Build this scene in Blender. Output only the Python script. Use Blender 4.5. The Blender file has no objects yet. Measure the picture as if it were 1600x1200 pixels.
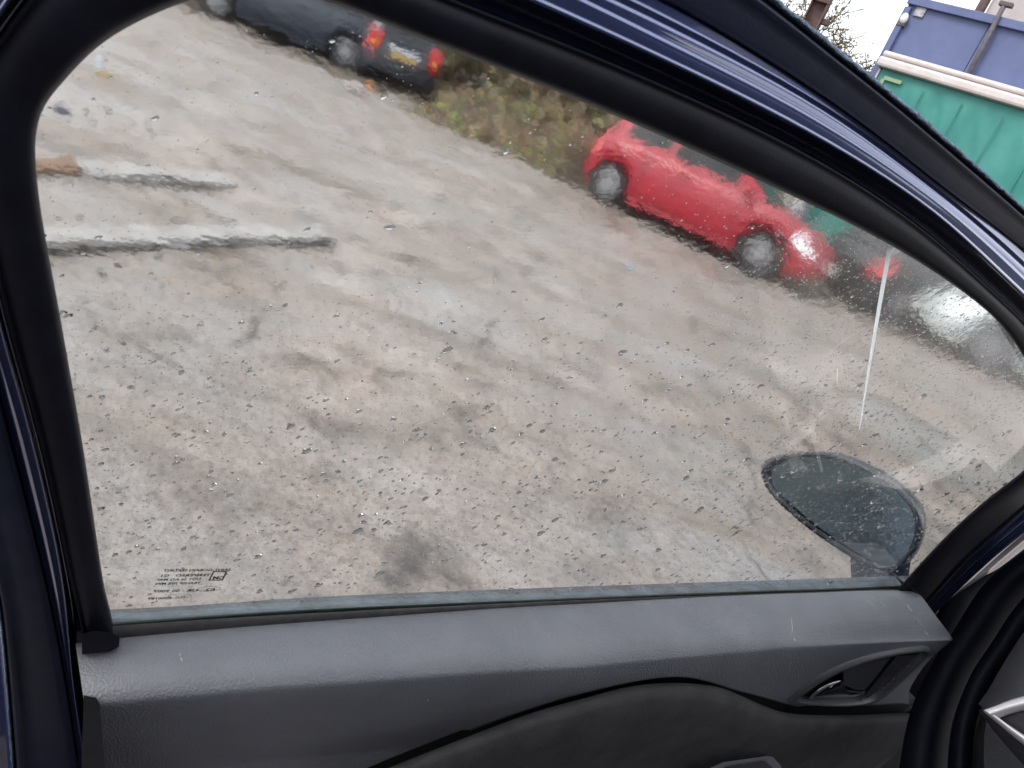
import bpy, bmesh, math, random
from mathutils import Vector, Matrix, noise
random.seed(7)
sc = bpy.context.scene
COL = sc.collection
RAD = math.radians

# ------------------------------------------------------------------ camera
H = 1.28                                  # eye height above the yard
PITCH, ROLL, FPX = RAD(21), RAD(22.5), 1200.0
FW = Vector((0, math.cos(PITCH), -math.sin(PITCH)))
R0 = Vector((1, 0, 0)); U0 = Vector((0, math.sin(PITCH), math.cos(PITCH)))
CR = math.cos(ROLL) * R0 + math.sin(ROLL) * U0
CU = -math.sin(ROLL) * R0 + math.cos(ROLL) * U0
EYE = Vector((0, 0, H))
cd = bpy.data.cameras.new('camera'); cam = bpy.data.objects.new('camera', cd); COL.objects.link(cam)
m = Matrix((CR, CU, -FW)).transposed().to_4x4(); m.translation = EYE
cam.matrix_world = m
cd.sensor_width = 36; cd.lens = 36 * FPX / 1600
cd.clip_start = 0.02; cd.clip_end = 900
cd.dof.use_dof = True; cd.dof.focus_distance = .95; cd.dof.aperture_fstop = 26
sc.camera = cam

# ------------------------------------------------------------------ sky, sun, exposure
SUN_EL, SUN_AZ = RAD(46), RAD(-115)        # azimuth from +Y, clockwise
w = bpy.data.worlds.new("World"); sc.world = w; w.use_nodes = True
nt = w.node_tree; nt.nodes.clear()
sky = nt.nodes.new('ShaderNodeTexSky'); sky.sky_type = 'NISHITA'; sky.sun_disc = False
sky.sun_elevation = SUN_EL; sky.sun_rotation = SUN_AZ; sky.dust_density = 4; sky.air_density = 1.2
hs = nt.nodes.new('ShaderNodeHueSaturation'); hs.inputs['Saturation'].default_value = 0.30
cloud = nt.nodes.new('ShaderNodeMix'); cloud.data_type = 'RGBA'
cloud.inputs[0].default_value = 0.62
cloud.inputs[7].default_value = (8.6, 8.9, 9.5, 1)      # even overcast layer in front of the clear sky
bg = nt.nodes.new('ShaderNodeBackground'); bg.inputs[1].default_value = 0.10
wo = nt.nodes.new('ShaderNodeOutputWorld')
nt.links.new(sky.outputs[0], hs.inputs['Color']); nt.links.new(hs.outputs[0], cloud.inputs[6])
nt.links.new(cloud.outputs[2], bg.inputs[0]); nt.links.new(bg.outputs[0], wo.inputs[0])
sd = bpy.data.lights.new('sun', 'SUN'); sd.energy = 0.6; sd.angle = RAD(25); sd.color = (1, .97, .93)
so = bpy.data.objects.new('sun', sd); COL.objects.link(so)
sdir = Vector((math.sin(SUN_AZ) * math.cos(SUN_EL), math.cos(SUN_AZ) * math.cos(SUN_EL), math.sin(SUN_EL)))
so.rotation_euler = sdir.to_track_quat('Z', 'Y').to_euler(); so.location = (0, 0, 30)
sc.view_settings.view_transform = 'Standard'; sc.view_settings.look = 'None'
sc.view_settings.exposure = 1.5; sc.view_settings.gamma = 1
sc.view_settings.use_curve_mapping = False
sc.render.engine = 'CYCLES'
sc.cycles.max_bounces = 16; sc.cycles.transmission_bounces = 14; sc.cycles.transparent_max_bounces = 12

# ------------------------------------------------------------------ helpers
def ray(px, py):
    return (px - 800) / FPX * CR - (py - 600) / FPX * CU + FW
def ground(px, py, z=0.0):
    d = ray(px, py); return EYE + d * ((H - z) / -d.z)
def on_plane(px, py, N, p0):
    d = ray(px, py); return EYE + d * (N.dot(p0 - EYE) / N.dot(d))

def lin(c):
    return tuple(((x / 12.92) if x <= .04045 else ((x + .055) / 1.055) ** 2.4) for x in c)
def mat(name, col, rough=.5, metal=0., var=0., vscale=8., bump=0., bscale=60., col2=None, coat=0., spec=.5,
        trans=0., ior=1.45, detail=6, emit=None):
    M = bpy.data.materials.new(name); M.use_nodes = True
    t = M.node_tree; b = t.nodes['Principled BSDF']; L = t.links.new
    b.inputs['Base Color'].default_value = (*col, 1); b.inputs['Roughness'].default_value = rough
    b.inputs['Metallic'].default_value = metal; b.inputs['Coat Weight'].default_value = coat
    b.inputs['Coat Roughness'].default_value = .04
    b.inputs['Specular IOR Level'].default_value = spec
    b.inputs['Transmission Weight'].default_value = trans; b.inputs['IOR'].default_value = ior
    tc = t.nodes.new('ShaderNodeTexCoord')
    if var or col2:
        n = t.nodes.new('ShaderNodeTexNoise'); n.inputs['Scale'].default_value = vscale; n.inputs['Detail'].default_value = detail
        n.inputs['Roughness'].default_value = .65
        L(tc.outputs['Object'], n.inputs['Vector'])
        r = t.nodes.new('ShaderNodeValToRGB'); L(n.outputs['Fac'], r.inputs[0])
        c2 = col2 or tuple(min(1, c * (1 + var)) for c in col)
        c1 = col if col2 else tuple(c * (1 - var) for c in col)
        r.color_ramp.elements[0].position = .36; r.color_ramp.elements[1].position = .66
        r.color_ramp.elements[0].color = (*c1, 1); r.color_ramp.elements[1].color = (*c2, 1)
        L(r.outputs[0], b.inputs['Base Color'])
    if bump:
        n2 = t.nodes.new('ShaderNodeTexNoise'); n2.inputs['Scale'].default_value = bscale; n2.inputs['Detail'].default_value = 4
        L(tc.outputs['Object'], n2.inputs['Vector'])
        bp = t.nodes.new('ShaderNodeBump'); bp.inputs['Strength'].default_value = bump; bp.inputs['Distance'].default_value = .01
        L(n2.outputs['Fac'], bp.inputs['Height']); L(bp.outputs[0], b.inputs['Normal'])
    return M

def mesh_obj(name, verts, faces, material=None, parent=None, smooth=True, mats=None, fmat=None):
    me = bpy.data.meshes.new(name)
    me.from_pydata([tuple(v) for v in verts], [], faces); me.update()
    o = bpy.data.objects.new(name, me); COL.objects.link(o)
    for mm in (mats or ([material] if material else [])): me.materials.append(mm)
    if fmat: me.polygons.foreach_set('material_index', fmat)
    if smooth: me.polygons.foreach_set('use_smooth', [True] * len(me.polygons))
    if parent:
        o.parent = parent
        if parent.parent is None: pass
    return o
def bm_obj(name, bm, material, parent=None, smooth=False):
    me = bpy.data.meshes.new(name); bm.normal_update(); bm.to_mesh(me); bm.free()
    o = bpy.data.objects.new(name, me); COL.objects.link(o); me.materials.append(material)
    if smooth: me.polygons.foreach_set('use_smooth', [True] * len(me.polygons))
    if parent: o.parent = parent
    return o
def empty(name, loc=(0, 0, 0), rz=0.):
    o = bpy.data.objects.new(name, None); COL.objects.link(o); o.location = loc; o.rotation_euler = (0, 0, rz)
    o.empty_display_size = .2
    return o
def tag(o, label=None, cat=None, group=None, kind=None):
    if label: o['label'] = label
    if cat: o['category'] = cat
    if group: o['group'] = group
    if kind: o['kind'] = kind
    return o
def catmull(pts, n):
    """resample a polyline (tuples of any length) smoothly to n points"""
    P = [tuple(p) for p in pts]; out = []
    m_ = len(P) - 1
    for i in range(n):
        t = i / (n - 1) * m_; k = min(int(t), m_ - 1); f = t - k
        p0, p1, p2, p3 = P[max(k - 1, 0)], P[k], P[k + 1], P[min(k + 2, m_)]
        out.append(tuple(.5 * ((2 * b) + (-a + c) * f + (2 * a - 5 * b + 4 * c - d) * f * f + (-a + 3 * b - 3 * c + d) * f ** 3)
                         for a, b, c, d in zip(p0, p1, p2, p3)))
    return out
def loft(name, rows, material, parent=None, smooth=True, close=False, mats=None, rowmat=None):
    n = len(rows[0]); v = [p for r in rows for p in r]; f = []; fm = []
    R = len(rows)
    for i in range(R if close else R - 1):
        j = (i + 1) % R
        for k in range(n - 1):
            f.append((i * n + k, i * n + k + 1, j * n + k + 1, j * n + k)); fm.append(rowmat[i] if rowmat else 0)
    return mesh_obj(name, v, f, material, parent, smooth, mats, fm if rowmat else None)
def box_into(bm, c, s, rot=None, bevel=0.):
    r = bmesh.ops.create_cube(bm, size=1)
    vs = r['verts']
    for v in vs: v.co = Vector((v.co.x * s[0], v.co.y * s[1], v.co.z * s[2]))
    if bevel:
        es = list({e for v in vs for e in v.link_edges})
        rr = bmesh.ops.bevel(bm, geom=es, offset=bevel, segments=2, affect='EDGES', profile=.5)
        vs = list({v for f in rr['faces'] for v in f.verts} | {v for v in vs if v.is_valid})
    for v in vs:
        co = v.co.copy()
        if rot: co = rot @ co
        v.co = co + Vector(c)
def tube_into(bm, pts, rad, seg=8):
    pts = [Vector(p) for p in pts]; rings = []
    rads = rad if isinstance(rad, (list, tuple)) else [rad] * len(pts)
    for i, p in enumerate(pts):
        d = (pts[min(i + 1, len(pts) - 1)] - pts[max(i - 1, 0)]).normalized()
        a = d.orthogonal().normalized() if i == 0 else (a_prev - d * a_prev.dot(d)).normalized()
        a_prev = a; b = d.cross(a)
        rings.append([bm.verts.new(p + (a * math.cos(2 * math.pi * k / seg) + b * math.sin(2 * math.pi * k / seg)) * rads[i]) for k in range(seg)])
    for i in range(len(rings) - 1):
        for k in range(seg):
            bm.faces.new((rings[i][k], rings[i][(k + 1) % seg], rings[i + 1][(k + 1) % seg], rings[i + 1][k]))
    bm.faces.new(rings[0][::-1]); bm.faces.new(rings[-1])

# ------------------------------------------------------------------ materials
NAVY = mat('navy_paint', (.075, .098, .225), .26, .8, var=.2, vscale=900, coat=1.)
NAVY.node_tree.nodes['Principled BSDF'].inputs['Coat IOR'].default_value = 2.0
JAMB = mat('shaded_jamb_paint', (.0025, .003, .007), .6, var=.3, vscale=30, spec=.10)  # body navy taken near black: shade of the door opening put into the colour
RUBBER = mat('black_rubber', (.007, .007, .013), .5, spec=.24, var=.3, vscale=40, bump=.05, bscale=700)
RUBBER2 = mat('matte_seal', (.017, .022, .044), .42, spec=.45, var=.2, vscale=60, bump=.04, bscale=500)
FLOCK = mat('flocked_seal', (.22, .30, .42), .95, var=.6, vscale=350, bump=1.0, bscale=900)
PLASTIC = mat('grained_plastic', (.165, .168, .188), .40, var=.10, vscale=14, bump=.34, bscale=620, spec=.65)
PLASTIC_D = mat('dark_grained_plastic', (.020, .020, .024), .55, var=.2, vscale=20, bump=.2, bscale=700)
FABRIC = mat('door_cloth', (.034, .032, .034), .85, var=.3, vscale=30, bump=.3, bscale=900)
GLOSS = mat('gloss_black', (.006, .006, .010), .12, coat=.6)
CHROME = mat('chrome', (.90, .90, .94), .34, 1.)
SILVER = mat('satin_silver', (.42, .40, .42), .35, .35)
TYRE = mat('tyre_rubber', (.018, .018, .019), .8, var=.4, vscale=30)
RIM = mat('wheel_alloy', (0.275, 0.275, 0.285), .4, .4, var=.3, vscale=14)
CARGLASS = mat('car_glass', (.022, .026, .028), .08, var=.4, vscale=3, spec=.3)
LAMPCLEAR = mat('lamp_lens', (.75, .76, .78), .10, .3, coat=1)
LAMPRED = mat('red_lens', (.50, .010, .018), .15, coat=1)
AMBER = mat('amber_plate', (.75, .33, .05), .4)
YPLATE = mat('yellow_plate', (0.490, 0.329, 0.112), .4)
WHITEPLATE = mat('white_plate', (.75, .75, .72), .4)
INK = mat('black_print_and_gaps', (.006, .006, .006), .6)
TRIMBLK = mat('bumper_plastic', (.025, .026, .028), .6, var=.3, vscale=9)

# ------------------------------------------------------------------ ground
def yard_material():
    M = bpy.data.materials.new('muddy_concrete'); M.use_nodes = True
    t = M.node_tree; N = t.nodes; L = t.links.new; b = N['Principled BSDF']
    tc = N.new('ShaderNodeTexCoord')
    def nz(scale, det=8, rough=.6, warp=0., vec=None):
        n = N.new('ShaderNodeTexNoise'); n.inputs['Scale'].default_value = scale; n.inputs['Detail'].default_value = det
        n.inputs['Roughness'].default_value = rough; n.inputs['Distortion'].default_value = warp
        L(vec or tc.outputs['Object'], n.inputs['Vector']); return n.outputs['Fac']
    def ramp(fac, stops):
        r = N.new('ShaderNodeValToRGB'); e = r.color_ramp.elements
        while len(e) < len(stops): e.new(.5)
        for i, (p, c) in enumerate(stops): e[i].position = p; e[i].color = (*c, 1)
        L(fac, r.inputs[0]); return r.outputs[0]
    def mix(fac, a, c, mode='MIX'):
        x = N.new('ShaderNodeMix'); x.data_type = 'RGBA'; x.blend_type = mode
        if isinstance(fac, float): x.inputs[0].default_value = fac
        else: L(fac, x.inputs[0])
        for s, v in ((x.inputs[6], a), (x.inputs[7], c)):
            if isinstance(v, tuple): s.default_value = (*v, 1)
            else: L(v, s)
        return x.outputs[2]
    mp = N.new('ShaderNodeMapping'); mp.inputs['Rotation'].default_value = (0, 0, RAD(16)); mp.inputs['Scale'].default_value = (.40, 1.3, 1)
    L(tc.outputs['Object'], mp.inputs[0])
    base = ramp(nz(1.3, 9, .62, .6, mp.outputs[0]), [(.30, (0.112, 0.094, 0.078)), (.44, (0.227, 0.197, 0.176)), (.56, (0.223, 0.212, 0.206)), (.72, (0.279, 0.270, 0.269))])
    mud = ramp(nz(3.1, 10, .68, .3), [(.33, (0.045, 0.035, 0.028)), (.48, (0.217, 0.181, 0.158)), (.66, (0.307, 0.267, 0.242))])
    col = mix(ramp(nz(.7, 8, .6, .8), [(.40, (0, 0, 0)), (.60, (1, 1, 1))]), base, mud)
    # fine grit
    grit = ramp(nz(26, 9, .8), [(.36, (.60, .57, .54)), (.50, (1, .99, .98)), (.66, (1.20, 1.18, 1.16))])
    fine = ramp(nz(85, 5, .8), [(.36, (.72, .69, .66)), (.52, (1, 1, 1)), (.68, (1.16, 1.15, 1.13))])
    col = mix(1.0, col, grit, 'MULTIPLY'); col = mix(.9, col, fine, 'MULTIPLY')
    dk = ramp(nz(5.5, 9, .7, .5), [(.33, (.50, .44, .39)), (.47, (1, 1, 1)), (.8, (1, 1, 1))])
    col = mix(.38, col, dk, 'MULTIPLY')
    # old wheel tracks running along the bank
    mt = N.new('ShaderNodeMapping'); mt.inputs['Rotation'].default_value = (0, 0, RAD(16)); mt.inputs['Scale'].default_value = (.10, 1.5, 1)
    L(tc.outputs['Object'], mt.inputs[0])
    trk = ramp(nz(1.6, 8, .62, .25, mt.outputs[0]), [(.34, (.66, .62, .58)), (.47, (1, 1, 1)), (.60, (1.02, 1.02, 1.02)), (.72, (1.22, 1.22, 1.24))])
    col = mix(.70, col, trk, 'MULTIPLY')
    pale = ramp(nz(.55, 9, .66, 1.0), [(.42, (.86, .82, .78)), (.55, (1, 1, 1)), (.66, (1.26, 1.25, 1.24))])
    col = mix(.75, col, pale, 'MULTIPLY')
    # cracks
    wv = N.new('ShaderNodeTexNoise'); wv.inputs['Scale'].default_value = 3; wv.inputs['Detail'].default_value = 7
    L(tc.outputs['Object'], wv.inputs['Vector'])
    ad = N.new('ShaderNodeVectorMath'); ad.operation = 'MULTIPLY_ADD'; ad.inputs[1].default_value = (.30, .30, .0)
    L(wv.outputs['Color'], ad.inputs[0]); L(tc.outputs['Object'], ad.inputs[2])
    vo = N.new('ShaderNodeTexVoronoi'); vo.feature = 'DISTANCE_TO_EDGE'; vo.inputs['Scale'].default_value = .62
    L(ad.outputs[0], vo.inputs['Vector'])
    ck = ramp(vo.outputs['Distance'], [(0., (.30, .26, .22)), (.012, (1, 1, 1)), (1, (1, 1, 1))])
    ckm = ramp(nz(.9, 3), [(.48, (0, 0, 0)), (.6, (1, 1, 1))])
    col = mix(ckm, col, mix(1.0, col, ck, 'MULTIPLY'))
    L(col, b.inputs['Base Color'])
    wet = ramp(nz(1.1, 6, .6, .4), [(.42, (.30, .30, .30)), (.58, (.80, .80, .80))])
    L(wet, b.inputs['Roughness'])
    bp = N.new('ShaderNodeBump'); bp.inputs['Strength'].default_value = .55; bp.inputs['Distance'].default_value = .02
    h1 = N.new('ShaderNodeMath'); h1.operation = 'MULTIPLY_ADD'; h1.inputs[1].default_value = .25
    L(nz(38, 6, .7), h1.inputs[0]); L(nz(6, 8, .65), h1.inputs[2])
    L(h1.outputs[0], bp.inputs['Height']); L(bp.outputs[0], b.inputs['Normal'])
    return M
YARD = yard_material()
def ground_z(x, y):
    d = math.hypot(x, y)
    a = max(0., min(1., (26 - d) / 12))
    return a * (.020 * noise.noise(Vector((x * .9, y * .9, 3))) + .010 * noise.noise(Vector((x * 3.1, y * 3.1, 8)))
                + .004 * noise.noise(Vector((x * 9, y * 9, 1))))
def build_yard():
    xs = []; x = -400.
    def axis(lo, hi, fine, step):
        a = []; v = lo
        while v <= hi: a.append(v); v += step
        left = []; s = step; v = lo
        while v > -420: s *= 1.45; v -= s; left.append(v)
        right = []; s = step; v = a[-1]
        while v < 420: s *= 1.45; v += s; right.append(v)
        return left[::-1] + a + right
    ax = axis(-9, 9, 0, .085); ay = axis(-.6, 15, 0, .085)
    v = [(x, y, ground_z(x, y)) for y in ay for x in ax]; n = len(ax)
    f = [(j * n + i, j * n + i + 1, (j + 1) * n + i + 1, (j + 1) * n + i) for j in range(len(ay) - 1) for i in range(n - 1)]
    return tag(mesh_obj('ground', v, f, YARD), kind='structure')
build_yard()

# bank of rough soil along the far side of the yard
SOIL = mat('bank_soil', (0.049, 0.036, 0.025), .95, bump=.9, bscale=14, vscale=4, col2=(0.112, 0.087, 0.063))
vA, vB = ground(500, 108), ground(1600, 612)      # the kerb line of the bank
vA = vA + (vA - vB) * .9; vB = vB + (vB - vA) * .35
vdir = (vB - vA).normalized(); vnor = Vector((-vdir.y, vdir.x, 0))
if vnor.y < 0: vnor = -vnor
CAR_SPANS = []                             # stretches of the bank line where cars stand on the flat
for xa, xb in ((885, 1330), (120, 610), (1330, 1900)):
    q = [ground(x, 140 + .449 * (x - 560)) if x < 1500 else vB for x in (xa, xb)]
    CAR_SPANS.append(tuple((p - vA).dot(vdir) for p in q))
def on_car(s): return max([max(0., min(1., min(s - a, b - s) / .35 + 1)) for a, b in CAR_SPANS])
def bank_pt(s, off):
    p = vA + vdir * s + vnor * off
    flat = on_car(s); o2 = off - 2.3 * flat
    h = 0 if o2 < 0 else .50 * min(1, o2 / 1.6) ** 1.3
    k = min(1, max(0, o2 / .7))
    wob = .16 * noise.noise(Vector((s * .8, off * .8, 4))) + .06 * noise.noise(Vector((s * 3, off * 3, 9)))
    edge = .30 * noise.noise(Vector((s * .6, 0, 2))) + .12 * noise.noise(Vector((s * 2.5, 0, 2)))
    p = p + vnor * (edge - .1)
    return Vector((p.x, p.y, -.05 + .055 * min(1, max(0, off / .12)) + h + wob * k))
def build_bank():
    Ls = (vB - vA).length; ns = int(Ls / .14); offs = [-.05, 0, .05, .12, .22, .35, .5, .7, .95, 1.25, 1.6, 2.0, 2.6, 3.4, 5, 8]
    rows = [[bank_pt(i * Ls / ns, o) for i in range(ns + 1)] for o in offs]
    return tag(loft('soil_bank', rows, SOIL), kind='structure')
build_bank()

# ------------------------------------------------------------------ the door we look through
HEAD = RAD(54.45)
F = Vector((math.sin(HEAD), math.cos(HEAD), 0))              # along the door, hinge side at +
OUT = Vector((-F.y, F.x, 0))                                 # away from us
DD = .43; LEAN = RAD(15)
bl = ray(800, 945); BELT = EYE + bl * (DD / bl.dot(OUT))     # a point of the waist line on the glass
BELT = OUT * DD + Vector((0, 0, BELT.z))
GN = OUT * math.cos(LEAN) + Vector((0, 0, 1)) * math.sin(LEAN)
GV = Vector((0, 0, 1)) * math.cos(LEAN) - OUT * math.sin(LEAN)
def G(px, py, n=0.): return on_plane(px, py, GN, BELT - GN * n)     # n: metres towards the inside of the car
def V(px, py, n=0.): return on_plane(px, py, OUT, BELT - OUT * n)

CARH = RAD(37)
CF = Vector((math.sin(CARH), math.cos(CARH), 0)); CRT = Vector((CF.y, -CF.x, 0))
car = empty('hatchback_car', (0.55, 0.2, 0))
tag(car, 'dark navy hatchback with its front passenger door open across the foreground', 'car')
CARINV = Matrix.Translation((-.55, -.2, 0))
def attach(o, parent=car):
    """keep world coordinates of a mesh built in place"""
    o.parent = parent
    o.data.transform(CARINV)
    return o
N_ = 150
C = {}
C[0] = [(215,1300),(180,1000),(160,900),(130,700),(95,500),(60,300),(60,190),(102,122),(178,53),(292,0),(400,-22),(508,0),(652,56),(937,169),(1200,287),(1391,382),(1533,478),(1600,558),(1635,640),(1636,692),(1600,734),(1537,784),(1475,841),(1403,919)]
C[1] = [(165,1300),(132,1018),(107,900),(63,700),(8,500),(-38,300),(-40,140),(20,30),(100,-50),(240,-100),(400,-115),(545,-75),(682,-12),(968,103),(1232,225),(1415,338),(1560,463),(1632,540),(1685,640),(1685,712),(1640,763),(1572,822),(1510,878),(1440,955)]
C[2] = [(150,1300),(116,1085),(96,900),(53,700),(-2,500),(-48,300),(-55,130),(5,10),(85,-75),(230,-135),(400,-155),(560,-115),(700,-58),(992,71),(1250,198),(1440,316),(1575,436),(1650,515),(1712,625),(1712,722),(1660,780),(1590,838),(1525,895),(1455,965)]
C[3] = [(146,1300),(112,1080),(86,900),(40,700),(-16,500),(-64,300),(-75,115),(-12,-15),(70,-105),(220,-165),(400,-185),(575,-145),(715,-90),(1008,50),(1262,181),(1452,308),(1588,425),(1663,507),(1728,620),(1728,728),(1672,788),(1600,845),(1535,902),(1462,970)]
C[4] = [(143,1300),(110,1075),(80,900),(32,700),(-22,500),(-74,300),(-85,108),(-20,-28),(62,-118),(215,-180),(400,-200),(582,-160),(725,-106),(1018,29),(1272,164),(1463,300),(1597,416),(1672,500),(1738,618),(1738,732),(1680,794),(1607,850),(1541,906),(1467,973)]
C[5] = [(138,1300),(104,1070),(70,900),(21,700),(-33,500),(-90,300),(-100,95),(-38,-48),(45,-145),(205,-205),(400,-228),(596,-185),(742,-130),(1036,2),(1290,155),(1478,297),(1612,402),(1690,490),(1760,612),(1760,740),(1696,806),(1620,862),(1553,916),(1476,980)]
C[6] = [(34,1300),(12,1030),(-6,900),(-60,700),(-110,500),(-165,300),(-175,40),(-100,-120),(-10,-215),(180,-270),(400,-300),(640,-255),(780,-205),(1082,-72),(1330,111),(1515,264),(1650,385),(1730,480),(1800,605),(1800,755),(1730,832),(1650,885),(1580,935),(1500,995)]
C[7] = [(26,1300),(6,1030),(-14,900),(-72,700),(-122,500),(-178,300),(-190,30),(-112,-132),(-20,-228),(175,-284),(400,-315),(650,-268),(792,-216),(1098,-80),(1345,106),(1530,262),(1664,386),(1742,480),(1812,603),(1812,760),(1740,840),(1658,892),(1586,942),(1505,1000)]
CC = {k: catmull(v, N_) for k, v in C.items()}
def lerp2(a, b, t): return tuple(x + (y - x) * t for x, y in zip(a, b))
def row(k, n, k2=None, t=0.):
    a = CC[k]
    if k2 is not None: a = [lerp2(p, q, t) for p, q in zip(CC[k], CC[k2])]
    return [G(p[0], p[1], n) for p in a]
# painted pressing: from the groove beside the rubber out to the seal, then back round outside
rows = [row(1, .001), row(1, .0030, 2, .35), row(1, .011, 2, .8), row(2, .0160), row(2, .0112, 3, .5), row(3, .0062),
        row(3, .0052, 4, .5), row(4, .0042), row(4, .0008, 5, .32), row(4, -.0002, 5, .66), row(5, -.0010),
        row(5, -.0022, 6, .06), row(6, -.004), row(6, -.020), row(5, -.034), row(3, -.034), row(1, -.030), row(0, -.018, 1, .2), row(0, -.012, 1, .1)]
nr_ = len(rows); cols_ = [catmull([rows[i][k] for i in range(nr_)], nr_ * 3) for k in range(N_)]
rows = [[Vector(cols_[k][i]) for k in range(N_)] for i in range(nr_ * 3)]
door = attach(loft('door', rows, NAVY))
door['label'] = 'open front passenger door with navy painted window frame'
# rubber run channel
rows = [row(0, -.010, 1, .08), row(0, -.006), row(0, .004), row(0, .0105, 1, .05), row(0, .0130, 1, .14), row(0, .0135, 1, .5), row(0, .0128, 1, .78),
        row(0, .0112, 1, .84), row(0, .0110, 1, .90), row(0, .0128, 1, .94), row(0, .0125, 1, .985), row(1, .0095), row(1, .002)]
attach(loft('window_channel', rows, RUBBER), door)
# outer weather strip and its flocked lip
rows = [row(5, -.0012, 6, .02), row(5, .0030, 6, .07), row(5, .0046, 6, .2), row(5, .0038, 6, .60), row(5, .0044, 6, .84), row(5, .0075, 6, .94), row(6, .006), row(6, -.002, 7, .2)]
attach(loft('weather_strip', rows, RUBBER2), door)
def fuzzy():
    rows = []
    for j, (t, n) in enumerate(((.15, -.003), (.45, .004), (.75, .007), (1.15, .003), (1.0, -.010))):
        r = []
        base = catmull(C[6], 700); top = catmull(C[7], 700)
        for i, (p, q) in enumerate(zip(base, top)):
            tt = t + (.16 * noise.noise(Vector((i * .9, j * 3, 0))) + .12 * random.uniform(-1, 1)) * (j > 1)
            a = lerp2(p, q, tt); r.append(G(a[0], a[1], n))
        rows.append(r)
    return rows
attach(loft('flocked_lip', fuzzy(), FLOCK), door)

# glass pane -----------------------------------------------------------------
def glass_material():
    M = bpy.data.materials.new('wet_glass'); M.use_nodes = True
    t = M.node_tree; N = t.nodes; L = t.links.new; b = N['Principled BSDF']
    b.inputs['Base Color'].default_value = (.93, .955, .945, 1); b.inputs['Transmission Weight'].default_value = 1
    b.inputs['IOR'].default_value = 1.45; b.inputs['Roughness'].default_value = .0
    return M, b
GLASS_IN, b0 = glass_material(); GLASS_IN.name = 'dry_glass'; b0.inputs['Roughness'].default_value = .0
GLASS_OUT, b1 = glass_material()
def wet_nodes(M, b):
    t = M.node_tree; N = t.nodes; L = t.links.new
    tc = N.new('ShaderNodeTexCoord')
    # uv layer: x = metres along the door, y = metres up the pane
    sp = N.new('ShaderNodeSeparateXYZ'); L(tc.outputs['UV'], sp.inputs[0])
    def nz(scale, det=3, sx=1., sy=1., rot=0., dist=0.):
        mp = N.new('ShaderNodeMapping'); mp.inputs['Scale'].default_value = (sx, sy, 1); mp.inputs['Rotation'].default_value = (0, 0, rot)
        L(tc.outputs['UV'], mp.inputs[0])
        n = N.new('ShaderNodeTexNoise'); n.inputs['Scale'].default_value = scale; n.inputs['Detail'].default_value = det
        n.inputs['Distortion'].default_value = dist
        L(mp.outputs[0], n.inputs['Vector']); return n.outputs['Fac']
    def math_(op, a, c, d=None):
        x = N.new('ShaderNodeMath'); x.operation = op
        for i, v in enumerate((a, c, d)):
            if v is None: continue
            if isinstance(v, (int, float)): x.inputs[i].default_value = v
            else: L(v, x.inputs[i])
        return x.outputs[0]
    # the film is thicker towards the top of the pane and at its front end
    mr = N.new('ShaderNodeMapRange'); mr.inputs[1].default_value = .10; mr.inputs[2].default_value = .36
    mr.inputs[3].default_value = .10; mr.inputs[4].default_value = 1.; L(sp.outputs[1], mr.inputs[0])
    h = math_('MULTIPLY', nz(60, 3, 1., 1.6, .5, .4), 1.0)
    h = math_('MULTIPLY_ADD', nz(170, 2, 1., 1.2, .4), .40, h)
    h = math_('MULTIPLY', h, mr.outputs[0])
    h = math_('MULTIPLY_ADD', nz(330, 2), .05, h)
    bp = N.new('ShaderNodeBump'); bp.inputs['Strength'].default_value = 1.; bp.inputs['Distance'].default_value = BUMP
    L(h, bp.inputs['Height']); L(bp.outputs[0], b.inputs['Normal'])
    ro = math_('MULTIPLY', mr.outputs[0], .07)
    L(ro, b.inputs['Roughness'])
BUMP = .000085
wet_nodes(GLASS_OUT, b1)
def pane():
    out = [lerp2(p, q, .35) for p, q in zip(CC[0], CC[1])][14:-2]
    out = [(150, 1010)] + [p for p in out if p[1] < 1008] + [(1425, 945)]
    out = out[::1]
    P = [G(x, y, 0) for x, y in out]
    n = len(P); v = [p - GN * .0018 for p in P] + [p + GN * .0018 for p in P]
    f = [tuple(range(n)), tuple(range(2 * n - 1, n - 1, -1))] + [(i, n + i, n + (i + 1) % n, (i + 1) % n) for i in range(n)]
    o = mesh_obj('window_pane', v, f, None, None, False, [GLASS_IN, GLASS_OUT], [0, 1] + [0] * n)
    uv = o.data.uv_layers.new(name='UVMap')
    for lp in o.data.loops:
        d = Vector(o.data.vertices[lp.vertex_index].co) - BELT
        uv.data[lp.index].uv = (d.dot(F), d.dot(GV))
    bm = bmesh.new(); bm.from_mesh(o.data); bmesh.ops.recalc_face_normals(bm, faces=bm.faces)
    bm.to_mesh(o.data); bm.free()
    return attach(o, door)
pane()

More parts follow.
